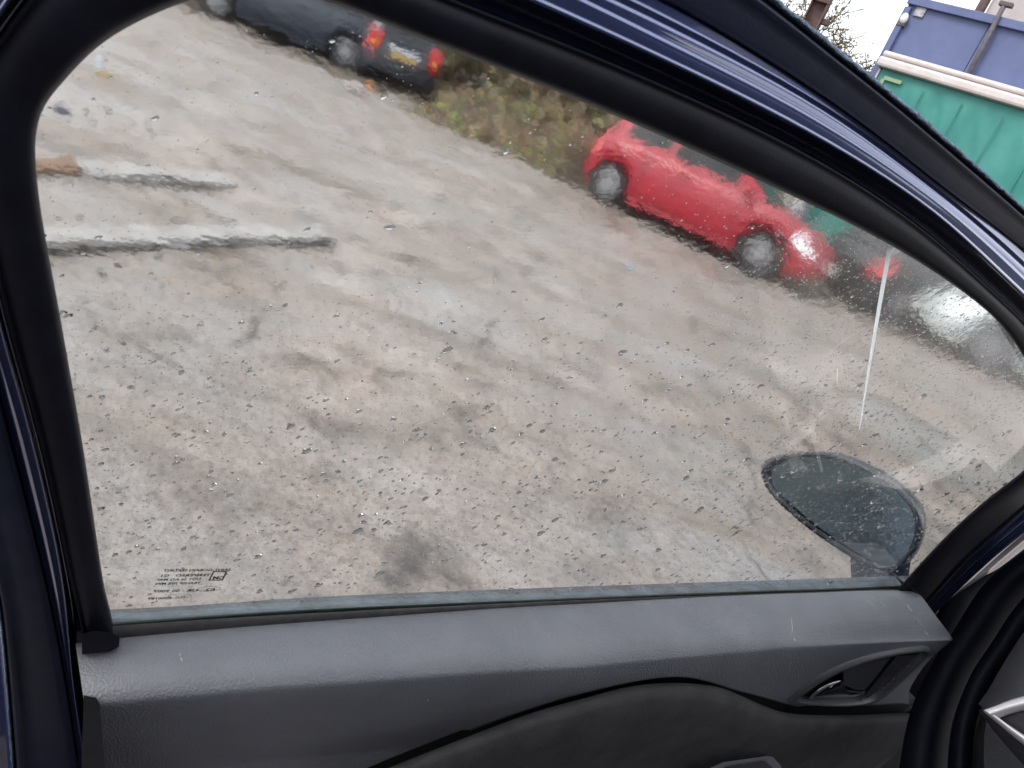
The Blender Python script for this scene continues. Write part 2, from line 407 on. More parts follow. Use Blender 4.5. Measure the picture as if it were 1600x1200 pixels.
# raindrops on the outer face --------------------------------------------------
DROP = mat('tinted_rain_water', (.54, .55, .54), .0, trans=1., ior=1.33)  # even grey tint stands in for the dark refraction inside the drops
def drops():
    V_, Fc = [], []
    outl = CC[0]
    def inside(x, y):
        c = False; j = len(outl) - 1
        for i in range(len(outl)):
            (xi, yi), (xj, yj) = outl[i], outl[j]
            if (yi > y) != (yj > y) and x < (xj - xi) * (y - yi) / (yj - yi) + xi: c = not c
            j = i
        return c and y < 948 - .035 * (x - 170)
    g0, g1 = G(700, 700), G(700 + 40, 700 - 17)      # lean of the drops: wind-swept up and to the front
    sw = (g1 - g0).normalized(); sn = GN.cross(sw).normalized()
    def add(px, py, r, asp, seg, rings, hgt):
        c = G(px, py, -.00185)
        base = len(V_)
        a0 = random.uniform(-.25, .25)
        ax = sw * math.cos(a0) + sn * math.sin(a0); ay = GN.cross(ax)
        ph = [random.uniform(0, 6.28) for _ in range(2)]
        def rad(a): return r * (1 + .14 * math.sin(2 * a + ph[0]) + .10 * math.sin(3 * a + ph[1]))
        for k in range(rings):
            t = math.cos(k / rings * math.pi / 2); z = math.sin(k / rings * math.pi / 2) * hgt
            for s in range(seg):
                a = 2 * math.pi * s / seg; rr = rad(a) * t
                V_.append(c + ax * rr * math.cos(a) * asp + ay * rr * math.sin(a) + GN * z)
        V_.append(c + GN * hgt)
        for k in range(rings - 1):
            for s in range(seg):
                s2 = (s + 1) % seg
                Fc.append((base + k * seg + s, base + k * seg + s2, base + (k + 1) * seg + s2, base + (k + 1) * seg + s))
        for s in range(seg):
            Fc.append((base + (rings - 1) * seg + s, base + (rings - 1) * seg + (s + 1) % seg, base + rings * seg))
        Fc.append(tuple(base + s for s in range(seg - 1, -1, -1)))
    cnt = 0
    while cnt < 3300:
        x, y = random.uniform(60, 1600), random.uniform(40, 950)
        dens = .06 + .94 * min(1, max(0, (y - 430) / 260)) * (0.35 + .65 * min(1, max(0, (x - 150) / 500)))
        if x > 900 and y > 560: dens *= 1.1
        dens *= .55 + .9 * max(0, .5 + noise.noise(Vector((x / 90, y / 90, 1))))
        if random.random() > dens or not inside(x, y): continue
        dist = (G(x, y) - EYE).length
        pxs = min(7.5, random.lognormvariate(math.log(1.55), .58))   # half-size as it shows
        if x > 1150: pxs *= .8
        r = pxs * dist / FPX
        add(x, y, r * .72, random.uniform(1.3, 1.9), 10, 4, r * random.uniform(.38, .55)); cnt += 1
    cnt = 0
    while cnt < 3800:      # fine beads at the front end and along the top edge
        x, y = random.uniform(700, 1640), random.uniform(150, 930)
        top = 287 + .52 * (x - 1200)
        dens = max(0, min(1, (x - 1020) / 420)) * .75 + .25 * (x > 1180) * (y > 680)
        if random.random() > dens or not inside(x, y): continue
        r = random.uniform(.6, 1.7) * (G(x, y) - EYE).length / FPX
        add(x, y, r * .75, random.uniform(1.2, 2.0), 7, 2, r * .5); cnt += 1
    cnt = 0
    while cnt < 7500:      # mist between the larger drops
        x, y = random.uniform(60, 1640), random.uniform(60, 945)
        dens = .15 + .85 * min(1, max(0, (y - 380) / 300)); dens *= .4 + 1.1 * max(0, .5 + noise.noise(Vector((x / 120, y / 120, 7))))
        if random.random() > dens or not inside(x, y): continue
        r = random.uniform(.5, 1.15) * (G(x, y) - EYE).length / FPX
        add(x, y, r * .75, random.uniform(1.3, 2.2), 6, 2, r * .36); cnt += 1
    for _ in range(70):    # wind-driven rows of beads towards the front of the pane
        x, y = random.uniform(1050, 1500), random.uniform(560, 900); L_ = random.uniform(40, 190); sl = random.uniform(.62, .86)
        t = 0
        while t < L_:
            px, py = x + t + random.gauss(0, 1.5), y - t * sl + random.gauss(0, 1.5)
            if inside(px, py):
                r = random.lognormvariate(math.log(1.25), .35) * (G(px, py) - EYE).length / FPX
                add(px, py, r * .7, random.uniform(1.4, 2.4), 7, 3, r * .35)
            t += random.uniform(2.5, 9)
    for _ in range(26):    # short run trails below bigger drops
        x, y = random.uniform(200, 1350), random.uniform(420, 900)
        for k in range(random.randint(3, 9)):
            px, py = x - k * random.uniform(1, 3.2), y + k * random.uniform(4, 7)
            if inside(px, py):
                r = (3.4 if k == 0 else random.uniform(.8, 1.8)) * (G(px, py) - EYE).length / FPX
                add(px, py, r * .75, 1.3, 9, 4, r * .42)
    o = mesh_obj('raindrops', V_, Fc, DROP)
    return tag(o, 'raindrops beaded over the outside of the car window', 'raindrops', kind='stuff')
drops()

# etched maker's mark, read from outside so reversed from here
def etched():
    bm = bmesh.new()
    def place(mesh, px, py, width_px, height=None, align='start'):
        xs = [v.co.x for v in mesh.vertices]; ys = [v.co.y for v in mesh.vertices]
        p = G(px, py, .0022); q = G(px - width_px, py, .0022)
        s = abs((q - p).dot(F)) / (max(xs) - min(xs))
        sy = s if height is None else height / (max(ys) - min(ys))
        vs = [bm.verts.new(p - F * (v.co.x - min(xs)) * s + GV * (v.co.y) * sy) for v in mesh.vertices]
        for f in mesh.polygons:
            try: bm.faces.new([vs[i] for i in f.vertices])
            except ValueError: pass
    def text(s, px, py, wpx, hpx=5.8):
        c = bpy.data.curves.new('etch', 'FONT'); c.body = s; c.size = 1; c.resolution_u = 2; c.offset = .03
        o = bpy.data.objects.new('etch', c); COL.objects.link(o)
        bpy.context.view_layer.update()
        me = o.to_mesh().copy() if False else bpy.data.meshes.new_from_object(o.evaluated_get(bpy.context.evaluated_depsgraph_get()))
        place(me, px, py, wpx, height=hpx * (G(px, py) - EYE).length / FPX * 1.05)
        bpy.data.objects.remove(o); bpy.data.curves.remove(c); bpy.data.meshes.remove(me)
    text('SAINT-GOBAIN SEKURIT', 360, 892, 105)
    text('TEMPERED   G1', 328, 900, 76)
    text('DOT 36 AS2 M40', 313, 906.5, 67)
    text('TRANSP 70% MIN', 313, 912.5, 70)
    text('43R - 00 9007', 311, 924, 72, 6.2)
    text('E2', 335, 923, 15, 6.2)
    text('E000189', 267, 936, 36, 5.8)
    text('CCC', 289, 934, 15, 5.8)
    text('GM', 350, 905, 18, 8)
    def ring(pts, wdt, closed=True):
        n = len(pts); 
        for i in range(n):
            a, b = pts[i], pts[(i + 1) % n]; d = (b - a).normalized(); s = GN.cross(d) * wdt; e = d * wdt
            q = [bm.verts.new(v) for v in (a - s - e, b - s + e, b + s + e, a + s - e)]; bm.faces.new(q)
    def ell(px, py, wx, wy):
        k = (G(px, py) - EYE).length / FPX; c = G(px, py, .0022)
        ring([c + F * math.cos(a) * wx * k * 1.25 + GV * math.sin(a) * wy * k for a in [2 * math.pi * i / 20 for i in range(20)]], .00018)
    ell(327, 920, 12, 6); ell(281, 931.5, 12, 5.6)
    ring([G(*p, .0022) for p in ((327, 906.5), (347, 906.5), (354, 893), (334, 893))], .0005)
    return attach(bm_obj('etched_mark', bm, INK), door)
etched()

# translucent white line and a short dash on the inner face
WLINE = bpy.data.materials.new('white_line'); WLINE.use_nodes = True
_t = WLINE.node_tree; _a = _t.nodes.new('ShaderNodeBsdfTranslucent'); _a.inputs[0].default_value = (.95, .96, .96, 1)
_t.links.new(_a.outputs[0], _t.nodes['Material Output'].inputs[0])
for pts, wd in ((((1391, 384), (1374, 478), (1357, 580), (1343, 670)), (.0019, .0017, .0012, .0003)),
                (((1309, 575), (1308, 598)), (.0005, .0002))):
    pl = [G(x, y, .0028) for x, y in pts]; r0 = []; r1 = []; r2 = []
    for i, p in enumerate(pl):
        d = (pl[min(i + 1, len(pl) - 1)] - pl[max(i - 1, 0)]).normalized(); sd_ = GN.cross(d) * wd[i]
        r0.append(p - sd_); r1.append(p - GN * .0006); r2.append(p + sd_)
    attach(loft('pane_line', [r0, r1, r2], WLINE), door)

SMEAR = bpy.data.materials.new('wiped_smear'); SMEAR.use_nodes = True
_t = SMEAR.node_tree; _a = _t.nodes.new('ShaderNodeBsdfTranslucent'); _b = _t.nodes.new('ShaderNodeBsdfTransparent'); _m = _t.nodes.new('ShaderNodeMixShader')
_m.inputs[0].default_value = .13; _t.links.new(_b.outputs[0], _m.inputs[1]); _t.links.new(_a.outputs[0], _m.inputs[2]); _t.links.new(_m.outputs[0], _t.nodes['Material Output'].inputs[0])
ARC = catmull([(1352, 512), (1300, 548), (1272, 610), (1270, 670), (1284, 735)], 30)
attach(loft('wiped_smear', [[G(x + k * (.4 + .6 * math.sin(i / 29 * 3.1)), y, .0024) for i, (x, y) in enumerate(ARC)] for k in (-4.5, 4.5)], SMEAR), door)
# outer waist seal (seen through the glass) and inner seal
def vrow(pts, n, cnt=60, dy=0.): return [V(x, y + dy, n) for x, y in catmull(pts, cnt)]
BANDT = [(140, 950), (300, 942), (500, 929), (800, 917), (1100, 907), (1420, 897)]
BANDB = [(140, 978), (300, 966), (500, 953), (800, 940), (1100, 928), (1420, 918)]
WETSEAL = mat('wet_sheen_seal', (0.073, 0.087, 0.101), .25, var=.3, vscale=40, bump=.2, bscale=200)  # sky reflected on the wet rubber is put into the bluish grey base
GREENEDGE = mat('green_glass_edge', (.012, .022, .014), .3, var=.5, vscale=60)
rows = [vrow(BANDT, -.034, dy=3), vrow(BANDT, -.030), vrow(BANDT, -.020, dy=9), vrow(BANDB, -.006, dy=-2), vrow(BANDB, -.0045, dy=8)]
attach(loft('outer_waist_seal', rows, WETSEAL), door)
rows = [vrow(BANDB, .0030, dy=-3), vrow(BANDB, .0045, dy=-1), vrow(BANDB, .0052, dy=4), vrow(BANDB, .0050, dy=9)]
attach(loft('glass_edge_lip', rows, GREENEDGE), door)
TTOP = [(120, 1003), (187, 996), (400, 977), (700, 955), (1000, 937), (1300, 925), (1425, 921)]
SEALT = [(120, 984), (187, 977), (400, 963), (700, 947), (1000, 934), (1300, 924), (1425, 919)]
rows = [vrow(SEALT, .006, dy=4), vrow(SEALT, .008), vrow([lerp2(a, b, .5) for a, b in zip(SEALT, TTOP)], .011, dy=-1), vrow(TTOP, .012), vrow(TTOP, .010, dy=10)]
attach(loft('inner_waist_seal', rows, mat('seal_felt', (.036, .032, .034), .8, var=.3, vscale=80)), door)
# channel foot at the lower rear corner
def foot():
    o = [(128, 1022), (172, 1018), (186, 1010), (187, 996), (176, 990), (150, 985), (128, 990)]
    a = [V(x, y, .028) for x, y in o]; b = [V(x, y, .005) for x, y in o]; n = len(a)
    f = [tuple(range(n))] + [(i, (i + 1) % n, n + (i + 1) % n, n + i) for i in range(n)]
    return attach(mesh_obj('channel_foot', a + b, f, RUBBER, None, False), door)
foot()

# door trim ---------------------------------------------------------------------
# columns run from the waist seal down to the lower shadow gap
TOPC = [(118, 1005), (187, 997), (400, 978), (590, 964), (770, 951), (912, 943), (1055, 935), (1162, 930), (1272, 926), (1350, 923), (1428, 922)]
BOTC = [(165, 1330), (240, 1320), (400, 1275), (590, 1200), (770, 1129), (912, 1084), (1055, 1058), (1162, 1082), (1272, 1110), (1350, 1110), (1422, 1104)]
# lower right corner of the lit top: the end edge of the panel
ENDX = [(1428, 922), (1440, 932), (1462, 962), (1487, 996), (1484, 1003), (1455, 1028), (1432, 1058), (1420, 1082), (1421, 1104)]
NC = 170
top = catmull(TOPC, NC); bot = catmull(BOTC, NC)
# blend last columns toward the end edge so that the panel closes on it
endc = catmull(ENDX, 240)
TPX = []
def trim_rows():
    R = 60; rows = []
    for j in range(R):
        s = j / (R - 1); r = []
        for i in range(NC):
            x0, y0 = top[i]; x1, y1 = bot[i]
            k = max(0., (x0 - 1100) / 328.)
            px, py = x0 + (x1 - x0) * s, y0 + (y1 - y0) * s
            k_ = min(len(endc) - 2, int(s * (len(endc) - 1))); ex, ey = lerp2(endc[k_], endc[k_ + 1], s * (len(endc) - 1) - k_)
            t = k * k
            px, py = px + (ex - lerp2(top[-1], bot[-1], s)[0]) * t, py + (ey - lerp2(top[-1], bot[-1], s)[1]) * t
            down = (y1 - y0) * s                    # picture distance below the seal -> real roll of the trim
            kx = min(1, max(0, (x0 - 900) / 500))
            lit = 95 - 20 * kx
            kk = .00056 + (x0 - 300) / 1000 * .00036
            t_ = down / lit
            n = .012 + kk * lit * t_ / (1 + t_ ** 4) ** .25
            over = max(0, down - lit * 1.05)
            n -= .030 * min(1, over / 110) + kx * .006 * min(1, over / 60)
            r.append(V(px, py, n)); TPX.append((px, py, n))
        rows.append(r)
    # turned edges
    rows.append([p + OUT * .012 + Vector((0, 0, -.003)) for p in rows[-1]])
    return rows
tr = trim_rows()
SCUFF = PLASTIC
trim = attach(loft('trim_panel', tr, PLASTIC), door)
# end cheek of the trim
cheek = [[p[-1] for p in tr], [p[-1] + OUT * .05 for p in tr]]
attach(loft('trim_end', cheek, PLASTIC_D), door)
# thin bright wear marks on the trim
SCUFFM = mat('pale_scuff', (.50, .48, .46), .8)
def wear():
    for pts, wd in ((((1236, 964), (1238, 980), (1237, 992)), .0007), (((1240, 996), (1243, 1003)), .0009), (((1417, 944), (1421, 950), (1427, 957)), .0016),
                    (((1350, 934), (1364, 945), (1372, 954)), .0005), (((1374, 938), (1384, 948)), .0005), (((1444, 984), (1452, 995)), .0008),
                    (((281, 1020), (283, 1030), (288, 1037)), .0005), (((1398, 930), (1410, 938)), .0005), (((1430, 962), (1440, 976), (1446, 981)), .0005),
                    (((668, 1093), (670, 1095)), .0010), (((1236, 1030), (1232, 1052)), .0004)):
        P = catmull(pts, 8); r0, r1 = [], []
        for i, (x, y) in enumerate(P):
            q = sorted(TPX, key=lambda t: (t[0] - x) ** 2 + (t[1] - y) ** 2)[:4]; n = sum(t[2] for t in q) / 4 + .0006
            p = V(x, y, n); k = wd * math.sin(math.pi * (i + .6) / 8.2) * (.6 + .4 * random.random())
            r0.append(p - F * k); r1.append(p + F * k)
        attach(loft('scuff', [r0, r1], SCUFFM), door)
wear()
def dusty(M):
    t = M.node_tree; L = t.links.new; b = t.nodes['Principled BSDF']; src = b.inputs['Base Color'].links[0].from_socket
    tc = t.nodes.new('ShaderNodeTexCoord')
    def nz(sc_, det, v=(1, 1, 1)):
        mp = t.nodes.new('ShaderNodeMapping'); mp.inputs['Scale'].default_value = v; mp.inputs['Rotation'].default_value = (.4, .2, .7); L(tc.outputs['Object'], mp.inputs[0])
        n = t.nodes.new('ShaderNodeTexNoise'); n.inputs['Scale'].default_value = sc_; n.inputs['Detail'].default_value = det; L(mp.outputs[0], n.inputs['Vector']); return n.outputs['Fac']
    def rmp(f, p0, p1, v1):
        r = t.nodes.new('ShaderNodeMapRange'); r.inputs[1].default_value = p0; r.inputs[2].default_value = p1; r.inputs[4].default_value = v1; L(f, r.inputs[0]); return r.outputs[0]
    a_ = rmp(nz(9, 8), .50, .72, .16); s_ = rmp(nz(60, 3, (1, 9, 9)), .64, .74, .22); d_ = rmp(nz(420, 2), .70, .76, .35)
    m1 = t.nodes.new('ShaderNodeMath'); m1.operation = 'MAXIMUM'; L(a_, m1.inputs[0]); L(s_, m1.inputs[1])
    m2 = t.nodes.new('ShaderNodeMath'); m2.operation = 'MAXIMUM'; L(m1.outputs[0], m2.inputs[0]); L(d_, m2.inputs[1])
    x = t.nodes.new('ShaderNodeMix'); x.data_type = 'RGBA'; L(m2.outputs[0], x.inputs[0]); L(src, x.inputs[6]); x.inputs[7].default_value = (.32, .31, .31, 1)
    L(x.outputs[2], b.inputs['Base Color'])
    rr = t.nodes.new('ShaderNodeMapRange'); rr.inputs[3].default_value = .36; rr.inputs[4].default_value = .52; L(nz(6, 6), rr.inputs[0]); L(rr.outputs[0], b.inputs['Roughness'])
dusty(PLASTIC)

# lower cloth pad
PT = [(440, 1276), (590, 1207), (770, 1136), (837, 1112), (912, 1091), (987, 1072), (1055, 1067), (1100, 1070), (1131, 1076), (1162, 1089), (1194, 1103), (1225, 1113), (1272, 1117), (1350, 1117), (1412, 1114), (1431, 1120), (1459, 1137)]
PB = [(470, 1420), (640, 1420), (800, 1420), (900, 1420), (960, 1420), (1020, 1420), (1080, 1420), (1110, 1420), (1140, 1420), (1170, 1420), (1200, 1400), (1230, 1390), (1270, 1370), (1330, 1340), (1380, 1300), (1400, 1260), (1416, 1215)]
pt = catmull(PT, 90); pb = catmull(PB, 90)
rows = []
for s, n in ((0, .066), (.0, .074), (.012, .082), (.035, .088), (.08, .092), (.16, .093), (.28, .088), (.4, .082), (.6, .078), (.8, .075), (1, .07)):
    rows.append([V(*lerp2(a, b, s), n) for a, b in zip(pt, pb)])
attach(loft('armrest_pad', rows, FABRIC), door)
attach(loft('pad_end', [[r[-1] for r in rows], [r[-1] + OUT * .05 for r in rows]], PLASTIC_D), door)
# black strip standing in for the shade in the gap between panel and pad
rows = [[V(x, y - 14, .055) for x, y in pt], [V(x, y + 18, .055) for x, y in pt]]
attach(loft('gap_shade_strip', rows, INK), door)
# small triangular corner piece below the handle
o = [(1419, 1092), (1430, 1090), (1458, 1133), (1452, 1134), (1431, 1117), (1419, 1112)]
a = [V(x, y, .048) for x, y in o]; b = [p + OUT * .02 for p in a]
attach(mesh_obj('corner_cap', a + b, [tuple(range(6))] + [(i, (i + 1) % 6, 6 + (i + 1) % 6, 6 + i) for i in range(6)], PLASTIC_D, None, False), door)

# handle set ------------------------------------------------------------------------
BEZ_U = [(1232, 1092), (1250, 1076), (1275, 1058), (1310, 1040), (1350, 1025), (1400, 1014), (1440, 1009), (1451, 1011)]
BEZ_L = [(1232, 1092), (1252, 1097), (1290, 1101), (1330, 1101), (1362, 1096), (1385, 1083), (1420, 1050), (1452, 1016)]
def ring_pts(u, l, n=40): return catmull(u, n) + catmull(l, n)[::-1][1:-1]
outer = ring_pts(BEZ_U, BEZ_L)
cx, cy = 1350, 1058
INN_U = [(1243, 1090), (1258, 1079), (1280, 1064), (1313, 1047), (1352, 1033), (1400, 1022), (1434, 1017), (1441, 1019)]
INN_L = [(1243, 1090), (1256, 1093), (1290, 1096), (1328, 1096), (1356, 1091), (1378, 1078), (1412, 1047), (1441, 1022)]
inner = ring_pts(INN_U, INN_L)
BEZEL = mat('bezel_plastic', (.075, .075, .085), .38, bump=.1, bscale=700)
RECESS = mat('recess_plastic', (.060, .060, .068), .45)
HN = min(TPX, key=lambda q: (q[0] - 1345) ** 2 + (q[1] - 1062) ** 2)[2] + .003
print('HN', HN)
def closed(pts): return pts + [pts[0]]
TQ = [q for q in TPX if 1200 < q[0] < 1480 and 985 < q[1] < 1125]
def trim_n(x, y):
    near = sorted(TQ, key=lambda q: (q[0] - x) ** 2 + (q[1] - y) ** 2)[:6]
    return sum(q[2] for q in near) / 6
def vt(pts, n): return [V(x, y, trim_n(x, y) + n) for x, y in closed(pts)]
def in_poly(x, y, P):
    c = False; j = len(P) - 1
    for i in range(len(P)):
        (xi, yi), (xj, yj) = P[i], P[j]
        if (yi > y) != (yj > y) and x < (xj - xi) * (y - yi) / (yj - yi) + xi: c = not c
        j = i
    return c
def cut_trim():
    cutp = [lerp2(a, b, .7) for a, b in zip(outer, inner)]
    bm = bmesh.new(); bm.from_mesh(trim.data); bm.verts.ensure_lookup_table()
    kill = [f for f in bm.faces if all(v.index < len(TPX) and in_poly(TPX[v.index][0], TPX[v.index][1], cutp) for v in f.verts)]
    bmesh.ops.delete(bm, geom=kill, context='FACES'); bm.to_mesh(trim.data); bm.free()
cut_trim()
def vr(pts, n): return [V(x, y, n) for x, y in closed(pts)]
mid = [lerp2(a, b, .5) for a, b in zip(outer, inner)]
b25 = [lerp2(a, b, .25) for a, b in zip(outer, inner)]; b80 = [lerp2(a, b, .8) for a, b in zip(outer, inner)]
def lower(row_, d): return [p + OUT * d for p in row_]
bz = vt(outer, 0)
attach(loft('handle_bezel', [lower(bz, .006), lower(vt(outer, 0), -.0012), lower(vt(b25, 0), -.0045), lower(vt(mid, 0), -.0055), lower(vt(b80, 0), -.0040), lower(vt(inner, 0), .001), lower(vt(inner, 0), .016)], BEZEL), door)
# recess dish
ctr = [(cx + (x - cx) * .55, cy + 2 + (y - cy) * .55) for x, y in inner]
attach(loft('handle_recess', [lower(vt(inner, 0), .006), lower(vt([lerp2(a, b, .35) for a, b in zip(inner, ctr)], 0), .013), lower(vt(ctr, 0), .017), vr([(cx, cy)] * len(ctr), trim_n(cx, cy) - .018)], RECESS), door)
# lever: gloss body with chrome upper rim
LU = [(1263, 1090), (1278, 1078), (1295, 1068), (1313, 1062), (1318, 1066), (1322, 1075), (1336, 1079), (1352, 1080)]
LL = [(1263, 1092), (1278, 1095), (1295, 1096), (1313, 1097), (1325, 1096), (1335, 1094), (1345, 1089), (1352, 1082)]
lu = catmull(LU, 30); ll = catmull(LL, 30)
rows = [[V(*lerp2(a, b, s), trim_n(*lerp2(a, b, s)) + n) for a, b in zip(lu, ll)] for s, n in ((0, -.014), (0, -.004), (.15, .000), (.5, .001), (.85, -.003), (1, -.012))]
attach(loft('door_handle', rows, GLOSS), door)
CHU = [(1263, 1091), (1278, 1077.5), (1295, 1068), (1313, 1062.5)]; CHL = [(1267, 1092), (1281, 1081), (1297, 1071.5), (1313, 1065)]
cu = catmull(CHU, 20); cl = catmull(CHL, 20)
attach(loft('handle_chrome_edge', [[V(*lerp2(a, b, s), trim_n(*lerp2(a, b, s)) + n) for a, b in zip(cu, cl)] for s, n in ((-.1, -.002), (.0, .002), (.5, .0036), (1, .002), (1.1, -.002))], CHROME), door)
# flat plate behind the lever
o = [(1318, 1046), (1352, 1035), (1391, 1028), (1374, 1052), (1352, 1078), (1336, 1078), (1318, 1070)]
a = [V(x, y, trim_n(x, y) - .002) for x, y in o]; b = [V(x, y, trim_n(x, y) - .016) for x, y in o]; n7 = len(o)
attach(mesh_obj('handle_backplate', a + b, [tuple(range(n7))] + [(i, (i + 1) % n7, n7 + (i + 1) % n7, n7 + i) for i in range(n7)], RECESS, None, False), door)
# ribbed tweeter grille
def grille():
    bm = bmesh.new()
    A0, A1 = (1352, 1086), (1401, 1025)     # left side bottom -> top
    B0, B1 = (1362, 1087), (1432, 1023)     # right side
    n = 17
    for i in range(n):
        t = (i + .2) / n; t2 = (i + .72) / n
        q = [lerp2(A0, A1, t), lerp2(B0, B1, t), lerp2(B0, B1, t2), lerp2(A0, A1, t2)]
        f_ = [bm.verts.new(V(*p, trim_n(*p) + .0015)) for p in q]; k_ = [bm.verts.new(V(*p, trim_n(*p) - .003)) for p in q]
        bm.faces.new(f_)
        for j in range(4): bm.faces.new((f_[j], f_[(j + 1) % 4], k_[(j + 1) % 4], k_[j]))
    bk = [bm.verts.new(V(*p, trim_n(*p) - .0035)) for p in (A0, B0, B1, A1)]; bm.faces.new(bk)
    return attach(bm_obj('tweeter_grille', bm, BEZEL), door)
grille()
# window switch surround at the foot of the picture
o = [(1100, 1204), (1130, 1191), (1200, 1181), (1208, 1183), (1220, 1196), (1236, 1240), (1090, 1240)]
o2 = [(1118, 1206), (1140, 1197), (1196, 1189), (1206, 1198), (1214, 1240), (1110, 1240)]
a = [V(x, y, .100) for x, y in o]; b = [V(x, y, .080) for x, y in o]; n7 = len(o)
attach(mesh_obj('switch_surround', a + b, [tuple(range(n7))] + [(i, (i + 1) % n7, n7 + (i + 1) % n7, n7 + i) for i in range(n7)], PLASTIC, None, False), door)
a = [V(x, y, .1015) for x, y in o2]; b = [V(x, y, .09) for x, y in o2]; n7 = len(o2)
attach(mesh_obj('window_switch', a + b, [tuple(range(n7))] + [(i, (i + 1) % n7, n7 + (i + 1) % n7, n7 + i) for i in range(n7)], GLOSS, None, False), door)

# trim step at lower left
o = [(131, 1086), (150, 1090), (156, 1100), (165, 1210), (168, 1330), (128, 1330), (128, 1180)]
a = [V(x, y, .084) for x, y in o]; b = [V(x, y, .004) for x, y in o]; n7 = len(o)
attach(mesh_obj('trim_step', a + b, [tuple(range(n7))] + [(i, (i + 1) % n7, n7 + (i + 1) % n7, n7 + i) for i in range(n7)], PLASTIC_D, None, False), door)
# outer skin of the door below the waist
us = [BELT + F * u for u in [i * .06 - .15 for i in range(24)]]
rows = [[p + OUT * o_ + Vector((0, 0, z)) for p in us] for o_, z in ((.030, -.03), (.045, -.036), (.06, -.07), (.085, -.16), (.10, -.28), (.085, -.42), (.05, -.58), (.02, -.62))]
attach(loft('outer_skin', rows, NAVY), door)
rows = [[p + OUT * o_ + Vector((0, 0, z)) for p in us] for o_, z in ((.02, -.62), (-.03, -.60), (-.05, -.5))]
attach(loft('door_underside', rows, NAVY), door)

# wing mirror outside the glass ---------------------------------------------------------
def mirror():
    dn = -.17
    N2 = (OUT * .35 - F * .9 + Vector((0, 0, .05))).normalized()          # mirror looks backwards
    p0 = G(1310, 790, dn)
    N2 = (OUT * -.25 - F * .9 + Vector((0, 0, .04))).normalized()
    O = [(1186, 735), (1192, 722), (1215, 710), (1260, 704), (1300, 708), (1345, 724), (1385, 748), (1415, 775), (1432, 800), (1436, 828), (1428, 856), (1415, 876), (1398, 888), (1375, 890), (1345, 880), (1300, 852), (1255, 820), (1215, 785), (1193, 758)]
    def M_(x, y, b=0.): return on_plane(x, y, N2, p0) - N2 * b
    oc = catmull(O + [O[0]], 60)
    cx, cy = 1315, 800
    def sc_(k, dx=0, dy=0): return [(cx + (x - cx) * k + dx, cy + (y - cy) * k + dy) for x, y in oc]
    HOUSE = mat('mirror_housing', (.010, .013, .020), .35, coat=.4, var=.3, vscale=30)
    ins = sc_(.90, 3, -1)
    rows = [[M_(x, y, .008) for x, y in ins], [M_(x, y, -.001) for x, y in sc_(.92, 2, -1)], [M_(x, y, -.002) for x, y in sc_(.97, 0, 0)], [M_(x, y, .004) for x, y in oc],
            [M_(x, y, .03) for x, y in sc_(1.0)], [M_(x, y, .075) for x, y in sc_(.9)], [M_(x, y, .105) for x, y in sc_(.6)], [M_(x, y, .115) for x, y in sc_(.02)]]
    attach(loft('wing_mirror', rows, HOUSE), door)
    MG = mat('mirror_glass', (.12, .155, .175), .10, 1.0, var=.15, vscale=20, bump=.06, bscale=120)
    g = [M_(x, y, .006) for x, y in sc_(.915, 2, -1)][:-1]
    attach(mesh_obj('mirror_glass', g, [tuple(range(len(g)))], MG, None, False), door)
    # rain drops on the housing are part of the wet pane; lower lip line
    lip = [(1215, 778), (1255, 812), (1300, 846), (1345, 872), (1368, 882)]
    bm = bmesh.new(); tube_into(bm, [M_(x, y, -.004) for x, y in catmull(lip, 16)], .0025, 6)
    attach(bm_obj('mirror_lip', bm, RUBBER, None, True), door)
    # stalk down to the door
    st = [[(1313, 870), (1314, 890), (1316, 925), (1318, 960)], [(1350, 872), (1352, 895), (1354, 925), (1356, 960)], [(1385, 880), (1390, 895), (1395, 920), (1400, 955)], [(1412, 860), (1408, 890), (1406, 915), (1415, 950)]]
    rows = [[M_(x, y, b) for x, y in catmull(s, 12)] for s, b in zip(st, (.04, .012, .012, .04))]
    attach(loft('mirror_stalk', rows, HOUSE), door)
mirror()

# door front sail / hinge side flank between the pane and the windscreen pillar -----------
# the rest of the car ---------------------------------------------------------------------
HINGE = V(1500, 990, 0.02)
def K(px, py, d): 
    dd = ray(px, py); return EYE + dd.normalized() * d
def ribbon(name, curves, ds, material, parent=None, cnt=40):
    rows = [[K(x, y, d if not isinstance(d, tuple) else d[0] + (d[1] - d[0]) * i / (cnt - 1)) for i, (x, y) in enumerate(catmull(c, cnt))] for c, d in zip(curves, ds)]
    return attach(loft(name, rows, material), parent or car)
# front pillar and its seals, running from lower left to upper right
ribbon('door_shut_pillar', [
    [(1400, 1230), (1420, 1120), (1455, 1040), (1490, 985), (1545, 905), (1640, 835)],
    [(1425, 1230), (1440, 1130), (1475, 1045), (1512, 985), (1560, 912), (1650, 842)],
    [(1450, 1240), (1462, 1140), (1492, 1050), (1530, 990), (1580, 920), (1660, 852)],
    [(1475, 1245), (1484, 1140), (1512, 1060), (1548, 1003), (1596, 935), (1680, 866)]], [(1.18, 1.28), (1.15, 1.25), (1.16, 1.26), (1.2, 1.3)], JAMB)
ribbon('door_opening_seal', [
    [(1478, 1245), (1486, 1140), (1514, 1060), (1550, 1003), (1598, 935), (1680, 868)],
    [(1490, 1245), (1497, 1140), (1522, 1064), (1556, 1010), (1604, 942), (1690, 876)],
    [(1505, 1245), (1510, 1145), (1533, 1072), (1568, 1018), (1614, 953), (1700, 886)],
    [(1520, 1245), (1522, 1148), (1545, 1078), (1578, 1026), (1622, 962), (1710, 896)]], [(1.17, 1.27), (1.14, 1.24), (1.14, 1.24), (1.18, 1.28)], JAMB)
